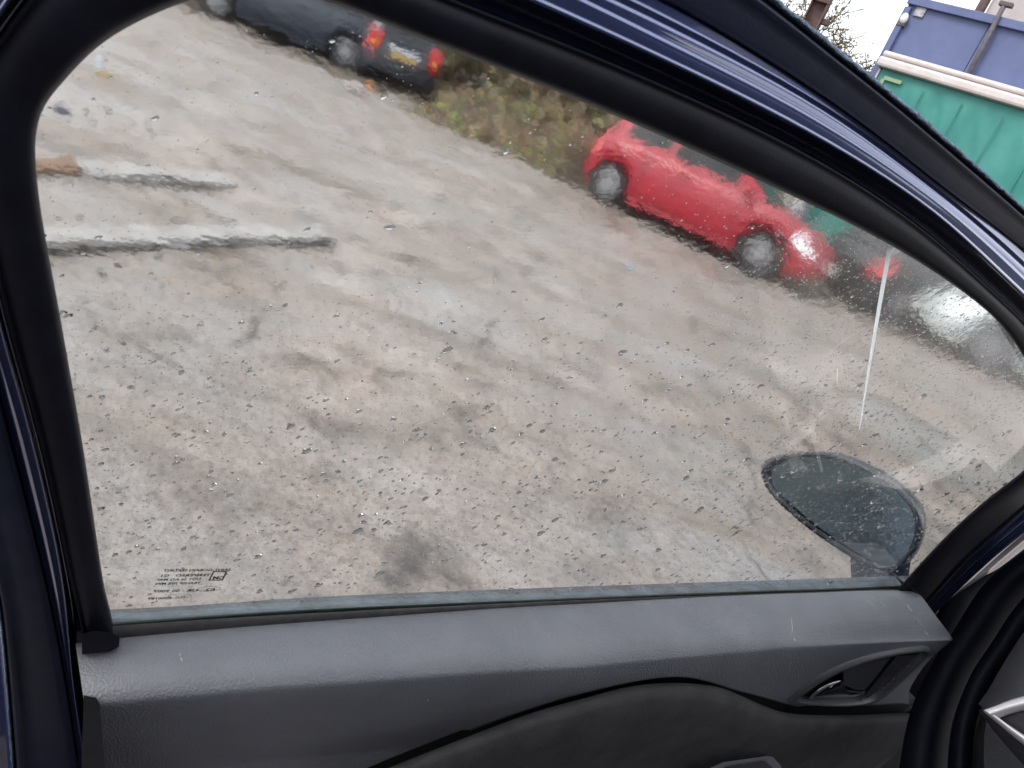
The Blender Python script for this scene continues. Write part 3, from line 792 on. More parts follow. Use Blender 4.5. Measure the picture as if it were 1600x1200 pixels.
ribbon('pillar_trim', [
    [(1515, 1250), (1520, 1150), (1543, 1078), (1576, 1028), (1620, 964), (1710, 900)],
    [(1540, 1250), (1538, 1150), (1556, 1080), (1586, 1030), (1630, 975), (1720, 915)]], [(1.2, 1.3), (1.12, 1.22)], PLASTIC_D)
# kick panel: dark side of the footwell
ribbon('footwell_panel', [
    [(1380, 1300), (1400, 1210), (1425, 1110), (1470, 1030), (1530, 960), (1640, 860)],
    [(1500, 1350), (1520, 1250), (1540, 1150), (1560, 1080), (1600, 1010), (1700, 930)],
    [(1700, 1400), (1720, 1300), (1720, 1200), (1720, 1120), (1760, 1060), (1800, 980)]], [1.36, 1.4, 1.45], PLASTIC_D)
# wing panel behind the door gap (the car's own front wing edge)
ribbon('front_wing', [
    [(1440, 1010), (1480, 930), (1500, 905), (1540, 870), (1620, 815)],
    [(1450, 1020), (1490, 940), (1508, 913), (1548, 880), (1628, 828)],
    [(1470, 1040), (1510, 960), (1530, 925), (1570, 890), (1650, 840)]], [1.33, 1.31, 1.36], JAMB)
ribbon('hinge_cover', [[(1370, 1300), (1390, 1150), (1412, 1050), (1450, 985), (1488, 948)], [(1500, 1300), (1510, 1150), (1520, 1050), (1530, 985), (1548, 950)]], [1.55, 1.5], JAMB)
# dashboard end
dash = ribbon('dashboard', [
    [(1700, 900), (1640, 945), (1602, 985), (1572, 1030), (1545, 1076), (1528, 1100)],
    [(1700, 930), (1650, 965), (1612, 1000), (1582, 1038), (1556, 1080), (1537, 1106)],
    [(1720, 1000), (1680, 1020), (1640, 1050), (1605, 1076), (1572, 1098), (1541, 1111)],
    [(1720, 1040), (1690, 1058), (1650, 1072), (1610, 1085), (1573, 1100), (1541, 1113)],
    [(1720, 1300), (1680, 1230), (1640, 1190), (1600, 1163), (1566, 1138), (1534, 1112)],
    [(1700, 1360), (1660, 1280), (1620, 1220), (1585, 1180), (1555, 1145), (1526, 1106)]],
    [1.12, 1.08, 1.02, 1.015, 1.02, 1.07], mat('dash_plastic', (.038, .038, .043), .55, var=.12, vscale=14, bump=.25, bscale=620, spec=.3))
ribbon('vent_bezel', [
    [(1535, 1110), (1555, 1103), (1575, 1095), (1600, 1088), (1660, 1078)],
    [(1538, 1110), (1557, 1104), (1577, 1097), (1602, 1091), (1660, 1082)],
    [(1550, 1117), (1566, 1112), (1583, 1107), (1605, 1102), (1660, 1095)],
    [(1560, 1123), (1572, 1118), (1588, 1113), (1608, 1109), (1660, 1104)]], [1.013, 1.004, 1.002, 1.012], SILVER, dash)
ribbon('vent_frame', [
    [(1536, 1112), (1556, 1128), (1580, 1148), (1610, 1172), (1660, 1210)],
    [(1540, 1111), (1560, 1126), (1584, 1145), (1612, 1166), (1660, 1200)],
    [(1556, 1118), (1566, 1126), (1588, 1142), (1614, 1160), (1660, 1192)],
    [(1562, 1122), (1572, 1130), (1592, 1143), (1616, 1158), (1660, 1188)]], [1.013, 1.003, 1.003, 1.014], SILVER, dash)
ribbon('air_vent', [
    [(1560, 1120), (1580, 1115), (1600, 1110), (1660, 1102)],
    [(1566, 1126), (1584, 1128), (1604, 1130), (1660, 1134)],
    [(1572, 1131), (1590, 1143), (1614, 1158), (1660, 1188)]], [1.02, 1.04, 1.02], GLOSS, dash)
for k in range(3):
    y = 1122 + k * 13
    ribbon('vent_vane', [[(1576 + k * 9, y), (1600, y - 1), (1660, y + 3)], [(1578 + k * 9, y + 4), (1600, y + 3), (1660, y + 8)]], [1.018, 1.026], PLASTIC_D, dash)

# cabin and body of our own car round and behind the opening (only its reflections and shade show)
def cw(a, r, z): return Vector((.80, 1.16, 0)) + CF * a + CRT * r + Vector((0, 0, z))
def slab(name, pts, th, material, parent=car):
    a = [Vector(p) for p in pts]; nn = (a[1] - a[0]).cross(a[2] - a[0]).normalized() * th; b = [p + nn for p in a]; n = len(a)
    return attach(mesh_obj(name, a + b, [tuple(range(n))[::-1], tuple(range(n, 2 * n))] + [(i, (i + 1) % n, n + (i + 1) % n, n + i) for i in range(n)], material, None, False), parent)
CABIN = mat('cabin_lining', (.035, .034, .036), .9, var=.2, vscale=20)
slab('roof', [cw(-.50, .20, 1.45), cw(-2.9, .20, 1.44), cw(-2.9, 1.45, 1.44), cw(-.50, 1.45, 1.45)], -.03, NAVY)
slab('floor_pan', [cw(.35, .08, .22), cw(-2.6, .08, .22), cw(-2.6, 1.6, .22), cw(.35, 1.6, .22)], -.04, CABIN)
slab('far_side', [cw(.35, 1.60, .22), cw(-2.6, 1.60, .22), cw(-2.6, 1.60, .95), cw(.35, 1.60, .95)], .05, CABIN)
slab('rear_side', [cw(-1.66, .02, .25), cw(-2.9, .05, .3), cw(-2.9, .05, .93), cw(-1.66, .02, .93)], .08, NAVY)
slab('centre_pillar', [cw(-1.66, .03, .93), cw(-1.86, .03, .93), cw(-1.86, .20, 1.42), cw(-1.70, .20, 1.42)], .06, NAVY)
slab('opaque_rear_glass', [cw(-1.88, .03, .93), cw(-2.9, .05, .93), cw(-2.9, .20, 1.43), cw(-1.88, .20, 1.43)], .02, CARGLASS)  # unseen opaque pane, added to keep light off the door trim
slab('opaque_far_window', [cw(-.2, 1.58, .95), cw(-2.6, 1.58, .95), cw(-2.6, 1.45, 1.43), cw(-.6, 1.45, 1.43)], .02, CARGLASS)  # unseen opaque panel in the window opening, added to block light into the cabin
slab('tail_wall', [cw(-2.9, .05, .3), cw(-2.9, 1.6, .3), cw(-2.7, 1.6, 1.4), cw(-2.7, .05, 1.4)], .05, CABIN)
slab('sill', [cw(.2, .10, .18), cw(-1.9, .10, .18), cw(-1.9, .10, .30), cw(.2, .10, .30)], .1, NAVY)
def seat(r0):
    bm = bmesh.new()
    rz = Matrix.Rotation(-CARH, 3, 'Z')
    box_into(bm, cw(-1.05, r0, .48), (.48, .50, .16), rz, .05)
    box_into(bm, cw(-1.42, r0, .82), (.48, .13, .62), rz @ Matrix.Rotation(RAD(-14), 3, 'X'), .05)
    box_into(bm, cw(-1.54, r0, 1.20), (.26, .10, .18), rz @ Matrix.Rotation(RAD(-10), 3, 'X'), .04)
    return attach(bm_obj('seat', bm, CABIN, None, True), car)
seat(.48); seat(1.12)

# ------------------------------------------------------------------ parked cars
def tab(t, x):
    for (a, b), (c, d) in zip(t, t[1:]):
        if x <= c:
            k = (x - a) / (c - a) if c > a else 0; k = max(0, min(1, k)); k = k * k * (3 - 2 * k) * .5 + k * .5
            return b + (d - b) * k
    return t[-1][1]
def make_wheel(root, x, y, R, side):
    wdt = .19
    prof = [(R * .62, .0), (R * .68, .012), (R * .92, .010), (R, -.02), (R, -wdt + .02), (R * .92, -wdt), (R * .6, -wdt)]
    v = []; f = []; S = 30
    for s in range(S):
        a = 2 * math.pi * s / S
        for r, o in prof: v.append((x + r * math.cos(a), y + side * o, R + r * math.sin(a)))
    n = len(prof)
    for s in range(S):
        for k in range(n - 1):
            f.append((s * n + k, ((s + 1) % S) * n + k, ((s + 1) % S) * n + k + 1, s * n + k + 1))
    t = mesh_obj('wheel', v, f, TYRE, root)
    bm = bmesh.new()
    # rim lip and spokes
    S = 24
    for ra, oa, rb, ob in ((R * .64, .004, R * .57, .010), (R * .57, .010, R * .53, -.03)):
        A = [bm.verts.new((x + ra * math.cos(2 * math.pi * s / S), y + side * oa, R + ra * math.sin(2 * math.pi * s / S))) for s in range(S)]
        B = [bm.verts.new((x + rb * math.cos(2 * math.pi * s / S), y + side * ob, R + rb * math.sin(2 * math.pi * s / S))) for s in range(S)]
        for s in range(S): bm.faces.new((A[s], A[(s + 1) % S], B[(s + 1) % S], B[s]))
    for k in range(7):
        a = 2 * math.pi * k / 7 + .3
        d = Vector((math.cos(a), 0, math.sin(a))); e = Vector((-math.sin(a), 0, math.cos(a)))
        c0 = Vector((x, y, R))
        q = []
        for rr, ww, oo in ((R * .10, .030, .004), (R * .58, .024, -.002)):
            for sg in (-1, 1): q.append(bm.verts.new(c0 + d * rr + e * ww * sg + Vector((0, side * oo, 0))))
            for sg in (1, -1): q.append(bm.verts.new(c0 + d * rr + e * ww * sg + Vector((0, side * (oo - .03), 0))))
        for i in range(4): bm.faces.new((q[i], q[(i + 1) % 4], q[4 + (i + 1) % 4], q[4 + i]))
    hub = [bm.verts.new((x + .055 * math.cos(2 * math.pi * s / 12), y + side * .010, R + .055 * math.sin(2 * math.pi * s / 12))) for s in range(12)]
    bm.faces.new(hub)
    back = [bm.verts.new((x + R * .62 * math.cos(2 * math.pi * s / S), y - side * .06, R + R * .62 * math.sin(2 * math.pi * s / S))) for s in range(S)]
    o = bm_obj('rim', bm, RIM, t)
    bm = bmesh.new()
    bm.faces.new([bm.verts.new((x + R * .63 * math.cos(2 * math.pi * s / S), y - side * .045, R + R * .63 * math.sin(2 * math.pi * s / S))) for s in range(S)])
    bm_obj('brake_disc', bm, TRIMBLK, t)
def make_car(label, paint, rear_ax, front_ax, spec, group=None, name='parked_car', plate=YPLATE, lower=None):
    """local x forward from the tail, root at mid wheelbase; axle points are ground positions of the near wheels"""
    L, W, R = spec['L'], spec['W'], spec['R']; xr, xf = spec['xr'], spec['xf']
    d = front_ax - rear_ax; yaw = math.atan2(d.y, d.x)
    side = spec.get('near', -1)                        # which flank faces us (-1: right-hand flank, local -y)
    root = empty(name, (0, 0, 0), yaw)
    mid = (rear_ax + front_ax) * .5
    ydir = Vector((-math.sin(yaw), math.cos(yaw), 0))
    ctr = mid - ydir * side * (W / 2 - .06)
    xm = (xr + xf) / 2
    root.location = ctr
    tag(root, label, 'car', group)
    sh = spec['shoulder']; roof = spec['roof']
    def wid(x):
        e = min(x, L - x); k = max(0, 1 - e / .75)
        return W / 2 * (1 - .22 * k ** 2.4)
    def bottom(x):
        z = spec.get('sill', .20)
        e = min(x, L - x)
        if e < .3: z += .10 * (1 - e / .3) ** 2
        for xa in (xr, xf):
            ra = R + .065; dx = x - xa
            if abs(dx) < ra: z = max(z, R - .02 + math.sqrt(ra * ra - dx * dx))
        return z
    xs = [L * (0.5 - .5 * math.cos(math.pi * i / 110)) * .5 + L * i / 110 * .5 for i in range(111)]
    prof = [(0, .945), (.12, .985), (.3, 1.0), (.55, 1.0), (.75, .985), (.9, .955), (1, .90)]
    rows = [[] for _ in range(2 * len(prof) + 3)]
    for x in xs:
        w_ = wid(x); zb = bottom(x); zt = max(tab(sh, x), zb + .03); e = min(x, L - x)
        sq = 1 if e > .12 else 1 - .16 * (1 - e / .12) ** 2
        pts = [Vector((x - xm, w_ * k * sq, zb + (zt - zb) * t)) for t, k in prof]
        crown = [Vector((x - xm, w_ * .6 * sq, zt + .025)), Vector((x - xm, 0, zt + .035)), Vector((x - xm, -w_ * .6 * sq, zt + .025))]
        al = pts + crown + [Vector((p.x, -p.y, p.z)) for p in pts[::-1]]
        for r, p in zip(rows, al): r.append(p)
    body = loft('body', rows, paint, root)
    # end caps
    for idx, nm in ((0, 'rear_bumper'), (-1, 'front_bumper')):
        loop = [r[idx] for r in rows]
        cx_ = loop[len(loop) // 2].x; sgn = -1 if idx == 0 else 1
        c_ = Vector((cx_ + sgn * .05, 0, sum(p.z for p in loop) / len(loop)))
        inner_ = [c_ + (p - c_) * .6 + Vector((sgn * .02, 0, 0)) for p in loop]
        v = loop + inner_ + [c_ + Vector((sgn * .02, 0, 0))]; n = len(loop)
        f = [(i, (i + 1) % n, n + (i + 1) % n, n + i) for i in range(n)] + [(n + i, n + (i + 1) % n, 2 * n) for i in range(n)]
        mesh_obj(nm, v, f, spec.get('bumper', paint), root)
    # underside
    mesh_obj('underbody', [(.18 - xm, W * .42, .24), (L - .18 - xm, W * .42, .24), (L - .18 - xm, -W * .42, .24), (.18 - xm, -W * .42, .24)] +
             [(.18 - xm, W * .42, .5), (L - .18 - xm, W * .42, .5), (L - .18 - xm, -W * .42, .5), (.18 - xm, -W * .42, .5)],
             [(0, 1, 2, 3), (0, 1, 5, 4), (1, 2, 6, 5), (2, 3, 7, 6), (3, 0, 4, 7)], TRIMBLK, root, False)
    # greenhouse
    x0, x1 = roof[0][0], roof[-1][0]
    gx = [x0 + (x1 - x0) * i / 50 for i in range(51)]
    def gpt(x, s, sg, off=0.):
        zt = tab(sh, x) ; zr = max(tab(roof, x), zt + .005); w_ = wid(x)
        y = w_ * (.90 + (.70 - .90) * s) ; z = zt + (zr - zt) * s
        return Vector((x - xm, sg * (y + off), z))
    rws = [[gpt(x, s, 1) for x in gx] for s in (0, .3, .6, .85, .95)] + [[Vector((p.x, p.y * .55, p.z + .02)) for p in [gpt(x, 1, 1) for x in gx]], [Vector((gpt(x, 1, 1).x, 0, gpt(x, 1, 1).z + .03)) for x in gx]]
    rws = rws + [[Vector((p.x, -p.y, p.z)) for p in r] for r in rws[-2::-1]]
    loft('cabin', rws, paint, root)
    for sg in (1, -1):
        for a_, b_ in spec['glass']:
            q = [a_ + (b_ - a_) * i / 14 for i in range(15)]
            def lim(x):  # glass never above the roof's sloping ends
                return max(.15, min(.86, 1.0))
            r = [[gpt(x, s, sg, .006) for x in q] for s in (.10, .45, .84)]
            loft('side_window', r, CARGLASS, root)
    def screen(nm, xa, xb):
        r = []
        for i in range(9):
            x = xa + (xb - xa) * i / 8; p = gpt(x, 1, 1); sgx = 1 if xb > L / 2 else -1
            yy = wid(x) * .70
            r.append([Vector((x - xm + sgx * .008, yy * k * .92, p.z + .03 - .02 * abs(k) + .006)) for k in (-1, -.5, 0, .5, 1)])
        loft(nm, r, CARGLASS, root)
    screen('windscreen', roof[-1][0] - .06, roof[-2][0] + .08); screen('rear_window', roof[0][0] + .05, roof[1][0] - .03)
    for xa in (xr, xf):
        for sg in (1, -1): make_wheel(root, xa - xm, sg * (W / 2 - .045), R, sg)
    # lamps: shells that follow the corner
    def lamp(nm, xa, xb, sa, sb, m_):
        for sg in (1, -1):
            r = []
            for s in (sa, (sa + sb) / 2, sb):
                l_ = []
                for i in range(9):
                    x = xa + (xb - xa) * i / 8; zb = spec.get('sill', .2); zt = tab(sh, x); e = min(x, L - x)
                    sq = 1 if e > .12 else 1 - .16 * (1 - e / .12) ** 2
                    kk = tab(prof, s); l_.append(Vector((x - xm, sg * (wid(x) * kk * sq + .008), zb + (zt - zb) * s)))
                r.append(l_)
            loft(nm, r, m_, root)
    lamp('headlight', L - .62, L - .06, .70, .97, LAMPCLEAR)
    lamp('tail_light', .01, .22, .62, .96, LAMPRED)
    bm = bmesh.new(); box_into(bm, (-xm - .075, 0, .62), (.02, .52, .12), None, .004); bm_obj('number_plate', bm, plate, root)
    bm = bmesh.new(); box_into(bm, (L - xm + .072, 0, .42), (.02, .52, .12), None, .004); bm_obj('number_plate', bm, WHITEPLATE, root)
    def seam(nm, pts):
        for sg in (1, -1):
            r0, r1 = [], []
            for i, (x, s) in enumerate(pts):
                xa, sa = pts[max(i - 1, 0)]; xb, sb = pts[min(i + 1, len(pts) - 1)]
                vert = abs(sb - sa) * .6 > abs(xb - xa)
                for r_, e_ in ((r0, -.007), (r1, .007)):
                    x2, s2 = (x + e_, s) if vert else (x, s + e_ * 1.4)
                    zb = spec.get('sill', .2); zt = tab(sh, x2); kk = tab(prof, s2)
                    r_.append(Vector((x2 - xm, sg * (wid(x2) * kk + .004), zb + (zt - zb) * s2)))
            loft(nm, [r0, r1], INK, root)
    for xa in (xr + R + .16, xf - R - .22):
        seam('door_seam', [(xa, .14 + .84 * i / 10) for i in range(11)])
    seam('door_seam', [(xr + R + .16 + (xf - xr - 2 * R - .38) * i / 10, .13) for i in range(11)])
    # sill strip and wing mirrors
    for sg in (1, -1):
        bm = bmesh.new(); box_into(bm, ((xr + xf) / 2 - xm, sg * (W / 2 - .03), .215), (xf - xr - 2 * R - .2, .06, .06), None, .015); bm_obj('sill', bm, lower or paint, root)
        bm = bmesh.new(); box_into(bm, (roof[-1][0] - .28 - xm, sg * (W / 2 + .06), tab(sh, roof[-1][0]) + .09), (.10, .18, .13), None, .035); bm_obj('door_mirror', bm, paint, root, True)
        bm = bmesh.new(); box_into(bm, (xr + 1.05 - xm, sg * (W / 2 + .004), .80), (.18, .03, .03), None, .01); bm_obj('door_handle', bm, paint, root, True)
    return root
HATCH = dict(L=3.75, W=1.66, R=.29, xr=.58, xf=3.02, sill=.19,
             shoulder=[(0, .62), (.06, .80), (.25, .93), (.9, .95), (2.5, .90), (3.1, .84), (3.45, .74), (3.68, .58), (3.75, .46)],
             roof=[(.10, .88), (.40, 1.36), (.9, 1.47), (1.75, 1.46), (2.15, 1.38), (2.85, .87)], glass=[(.55, 1.25), (1.33, 2.35)])
RED = mat('red_paint', (.275, .003, .014), .4, coat=.4, var=.10, vscale=4)
BLUE = mat('blue_black_paint', (.008, .014, .028), .42, coat=.45, var=.3, vscale=5)
BLACKP = mat('black_paint', (.012, .013, .015), .35, coat=.6, var=.4, vscale=6)
PALE = mat('silver_paint', (0.442, 0.468, 0.468), .35, .2, coat=.6, var=.1, vscale=4)
red = make_car('bright red hatchback parked side-on on the yard edge behind the wet window', RED, ground(921, 308), ground(1190, 437), HATCH)
BIG = dict(HATCH, L=4.15, W=1.74, R=.31, xr=.72, xf=3.32, shoulder=[(0, .64), (.07, .84), (.3, .96), (1.0, .98), (2.8, .93), (3.4, .87), (3.8, .77), (4.08, .6), (4.15, .48)],
           roof=[(.12, .92), (.42, 1.38), (1.0, 1.48), (2.0, 1.47), (2.4, 1.38), (3.15, .9)], glass=[(.6, 1.4), (1.5, 2.6)], near=1)
blue = make_car('dark blue-black car with pale wheels at the top left of the window, facing left', BLUE, ground(530, 105), ground(337, 28), BIG)
dd_ = (vdir * .80 + vnor * .60).normalized(); e0 = ground(1322, 482)
black = make_car('black car beyond the red bonnet, its red tail lamp towards us', BLACKP, e0 + dd_ * .75, e0 + dd_ * 3.15, dict(HATCH, near=-1), plate=TRIMBLK)
silver = make_car('pale silver car at the far right end of the wet window beside the black car', PALE, ground(1808, 694), ground(1533, 578), dict(BIG, near=1))
dd_ = ray(636, 72); tcen = EYE + dd_ * (16.2 / math.hypot(dd_.x, dd_.y)); tcen.z = 0
hd_ = Vector((dd_.x - .15, dd_.y, 0)).normalized(); lf_ = Vector((-hd_.y, hd_.x, 0))
GREYP = mat('dark_grey_paint', (.018, .022, .032), .42, coat=.4)
tail_on = make_car('grey car seen from behind over the weeds, yellow plate between red lamps', GREYP, tcen + hd_ * .66 + lf_ * .77, tcen + hd_ * 3.1 + lf_ * .77, dict(HATCH, near=1))
for sg in (1, -1):       # square lamps on its tail panel
    bm = bmesh.new(); box_into(bm, (-1.80 - .06, sg * .60, .80), (.05, .25, .32), None, .03); bm_obj('rear_lamp', bm, LAMPRED, tail_on)
    bm = bmesh.new(); box_into(bm, (-1.80 - .09, sg * .60, .75), (.02, .14, .07), None, .006); bm_obj('indicator_lens', bm, AMBER, tail_on)
bm = bmesh.new(); box_into(bm, (-1.80 - .075, 0, .74), (.03, .60, .05), None, .01); bm_obj('tail_trim', bm, CHROME, tail_on)

# ------------------------------------------------------------------ planks and litter on the yard
def plank(label, pa, pb, wid_, th, col, lift, nseg=26, seed=0):
    a = ground(*pa); b = ground(*pb); d = (b - a).normalized(); sd_ = Vector((-d.y, d.x, 0))
    rows = [[] for _ in range(5)]
    for i in range(nseg + 1):
        p = a + (b - a) * (i / nseg)
        j = [.018 * noise.noise(Vector((i * .55, k * 7 + seed, 1))) for k in range(4)]
        z = lift + .006 * noise.noise(Vector((i * .2, seed, 5)))
        q = [p + sd_ * (-wid_ / 2 + j[0]) + Vector((0, 0, z)), p + sd_ * (-wid_ / 2 + j[1]) + Vector((0, 0, z + th)), p + sd_ * (wid_ / 2 + j[2]) + Vector((0, 0, z + th)), p + sd_ * (wid_ / 2 + j[3]) + Vector((0, 0, z))]
        for r, v in zip(rows, q + [q[0]]): r.append(v)
    v = [p for r in rows[:4] for p in r]; n = nseg + 1
    f = [(r * n + k, r * n + k + 1, ((r + 1) % 4) * n + k + 1, ((r + 1) % 4) * n + k) for r in range(4) for k in range(nseg)]
    f += [(0, n, 2 * n, 3 * n), (n - 1, 4 * n - 1, 3 * n - 1, 2 * n - 1)]
    o = mesh_obj('plank', v, f, col, None, False)
    return tag(o, label, 'plank')
WHITEWOOD = mat('weathered_white_wood', (.31, .295, .28), .75, col2=(.20, .185, .175), vscale=7, bump=.4, bscale=30)
BROWNWOOD = mat('brown_board', (0.110, 0.055, 0.030), .7, col2=(0.170, 0.100, 0.060), vscale=9, bump=.4, bscale=30)
plank('pale weathered plank lying on the yard, farther of two at the left of the window', (126, 272), (356, 288), .16, .03, WHITEWOOD, .012, seed=1)
plank('pale weathered plank lying on the yard, nearer of two at the left of the window', (40, 380), (508, 372), .16, .03, WHITEWOOD, .014, seed=5)
plank('short brown board lying at the left end of the farther pale plank', (30, 266), (127, 264), .14, .03, BROWNWOOD, .008, seed=9)
def rubble():
    V_, F_ = [], []
    def stone(c, r):
        b = len(V_); bm = bmesh.new(); bmesh.ops.create_icosphere(bm, subdivisions=1, radius=1)
        sx, sy, sz = [random.uniform(.6, 1.3) for _ in range(3)]
        for v in bm.verts:
            k = 1 + .35 * noise.noise(v.co * 1.7 + c * 9)
            V_.append(c + Vector((v.co.x * sx, v.co.y * sy, v.co.z * sz * .7)) * r * k)
        for f in bm.faces: F_.append(tuple(b + v.index for v in f.verts))
        bm.free()
    for _ in range(46):
        t = random.random(); p = lerp2((70, 388), (505, 384), t); c = ground(p[0], p[1] + random.uniform(-4, 6)); stone(c, random.uniform(.006, .026))
    for _ in range(40):
        t = random.random(); p = lerp2((60, 278), (356, 296), t); c = ground(p[0], p[1] + random.uniform(-4, 10)); stone(c, random.uniform(.006, .024))
    for _ in range(60):
        c = ground(random.uniform(55, 330), random.uniform(130, 430)); stone(c, random.uniform(.006, .018))
    for _ in range(160):
        c = ground(random.uniform(100, 900), random.uniform(110, 560)); stone(c, random.uniform(.004, .012))
    o = mesh_obj('rubble', V_, F_, mat('dark_rubble', (.035, .032, .034), .8, col2=(.16, .14, .12), vscale=6), None, True)
    tag(o, 'dark clods and stones strewn over the muddy yard', 'rubble', kind='stuff')
rubble()
def scrap(label, name, px, py, size, col, rough=.6, z=.0):
    c = ground(px, py, z); bm = bmesh.new(); bmesh.ops.create_icosphere(bm, subdivisions=3, radius=1)
    sd_ = px * .37
    for v in bm.verts:
        k = 1 + .55 * noise.noise(v.co * 1.6 + Vector((sd_, 0, 0))) + .25 * noise.noise(v.co * 4 + Vector((0, sd_, 0)))
        v.co = Vector((v.co.x * 1.2 * k, v.co.y * .8 * k, max(-.1, v.co.z * .55 * k))) * size
    bmesh.ops.translate(bm, vec=c, verts=bm.verts)
    return tag(bm_obj(name, bm, mat(name + '_colour', col, rough, var=.3, vscale=12), None, True), label, 'litter')
scrap('crumpled yellow litter on the yard near the rounded window corner', 'litter_scrap', 162, 120, .07, (.24, .18, .06))
scrap('crumpled pale blue litter on the yard above the yellow scrap', 'litter_scrap', 155, 100, .05, (.30, .33, .38))
scrap('dark blue rag on the yard at the rounded window corner', 'rag', 98, 174, .045, (.03, .03, .07))
scrap('small blue scrap lying on the yard below the red car', 'litter_scrap', 982, 418, .05, (.20, .30, .42))
scrap('white plastic litter caught in the brown weeds', 'litter_scrap', 824, 193, .17, (.75, .76, .80), .3, .45)
scrap('orange litter at the foot of the weeds beside the dark blue car', 'litter_scrap', 577, 137, .08, (.50, .17, .025), .6, .12)
scrap('pale crumpled litter at the foot of the weeds under the dark blue car', 'litter_scrap', 553, 138, .12, (.36, .32, .29), .6, .06)

# ------------------------------------------------------------------ weeds on the bank
def weeds():
    gp = EYE + ray(655, 80) * 13.; TAILGAP = (gp - vA).dot(vdir)
    HEDGE_END = (ground(1130, 396) - vA).dot(vdir)
    V_, F_, Cc = [], [], []
    Ls = (vB - vA).length
    def blade(p, h, lean, wd, col):
        b = len(V_); a = random.uniform(0, 6.28); s_ = Vector((math.cos(a), math.sin(a), 0)) * wd
        m1 = p + Vector((lean.x * .35, lean.y * .35, h * .55)); t = p + Vector((lean.x, lean.y, h))
        V_.extend([p - s_, p + s_, m1 + s_ * .8, m1 - s_ * .8, t]); F_.append((b, b + 1, b + 2, b + 3)); F_.append((b + 3, b + 2, b + 4)); Cc.extend([col] * 2)
        return m1, t
    def leaf(p, r, col):
        b = len(V_); d = Vector((random.gauss(0, 1), random.gauss(0, 1), random.gauss(0, .6))).normalized(); e = d.orthogonal().normalized() * r * .55; d = d * r
        V_.extend([p - d, p + e, p + d, p - e]); F_.append((b, b + 1, b + 2, b + 3)); Cc.append(col)
    pal = [(0.208, 0.140, 0.083), (0.270, 0.198, 0.120), (0.146, 0.099, 0.065), (0.177, 0.156, 0.073), (0.125, 0.140, 0.057), (0.333, 0.270, 0.187)]
    green = [(0.146, 0.198, 0.047), (0.114, 0.156, 0.052), (0.229, 0.270, 0.062), (0.374, 0.478, 0.052)]
    n = 0
    while n < 5200:
        s_ = random.uniform(0, Ls); off = random.uniform(.02, 3.4) if random.random() < .8 else random.uniform(0, .5)
        if on_car(s_) > .2 and off < 2.5: continue
        p = bank_pt(s_, off); cl = noise.noise(Vector((s_ * .9, off * .9, 12)))
        h = max(.06, (.16 + .42 * min(1, off / 1.3)) * random.uniform(.35, 1.2) * (1 + .7 * cl))
        if abs(s_ - TAILGAP) < 1.5: h *= .45
        g = noise.noise(Vector((s_ * .7, off * 1.1, 30))) + .25 * (off < 1.0)
        fam = green if random.random() < max(.04, min(.55, .06 + g * .8)) else pal
        c = random.choice(fam[:3] if random.random() < .93 else fam); k = random.uniform(.7, 1.25); c = tuple(x * k for x in c)
        ln = Vector((random.gauss(0, .5), random.gauss(0, .5), 0)) * h
        m1, t = blade(p, h, ln, random.uniform(.004, .011), c)
        for _ in range(random.randint(1, 5)):
            leaf(p + (t - p) * random.uniform(.3, 1) + Vector((random.gauss(0, .03), random.gauss(0, .03), 0)), random.uniform(.018, .06), tuple(x * random.uniform(.8, 1.3) for x in c))
        n += 1
    n = 0
    while n < 5600:
        s_ = random.uniform(0, Ls); off = random.uniform(2.4, 8.)
        if abs(s_ - TAILGAP + .5) < 1.0 and off < 5.4: continue
        if s_ > HEDGE_END - .35 * max(0, off - 2.4): continue
        p = bank_pt(s_, off); h = random.uniform(.6, 1.7) * (1 + .22 * max(0, off - 3)) * (1 + .5 * noise.noise(Vector((s_ * .5, off, 50))))
        c = random.choice(pal); k = random.uniform(.6, 1.15); c = tuple(x * k for x in c)
        ln = Vector((random.gauss(0, .35), random.gauss(0, .35), 0)) * h
        m1, t = blade(p, h, ln, random.uniform(.005, .012), c)
        for _ in range(16):
            leaf(p + (t - p) * random.uniform(.15, 1) + Vector((random.gauss(0, .08), random.gauss(0, .08), random.gauss(0, .05))), random.uniform(.04, .11), tuple(x * random.uniform(.7, 1.3) for x in c))
        n += 1
    M = bpy.data.materials.new('weed_leaves'); M.use_nodes = True; b = M.node_tree.nodes['Principled BSDF']; b.inputs['Roughness'].default_value = .8
    at = M.node_tree.nodes.new('ShaderNodeVertexColor'); at.layer_name = 'leafcol'; M.node_tree.links.new(at.outputs[0], b.inputs['Base Color'])
    o = mesh_obj('weeds', V_, F_, M, None, False)
    ca = o.data.color_attributes.new('leafcol', 'FLOAT_COLOR', 'CORNER'); i = 0
    for p_, c in zip(o.data.polygons, Cc):
        for _ in p_.loop_indices: ca.data[i].color = (*c, 1); i += 1
    tag(o, 'brown and green weeds growing over the bank between the parked cars', 'weeds', kind='stuff')
weeds()

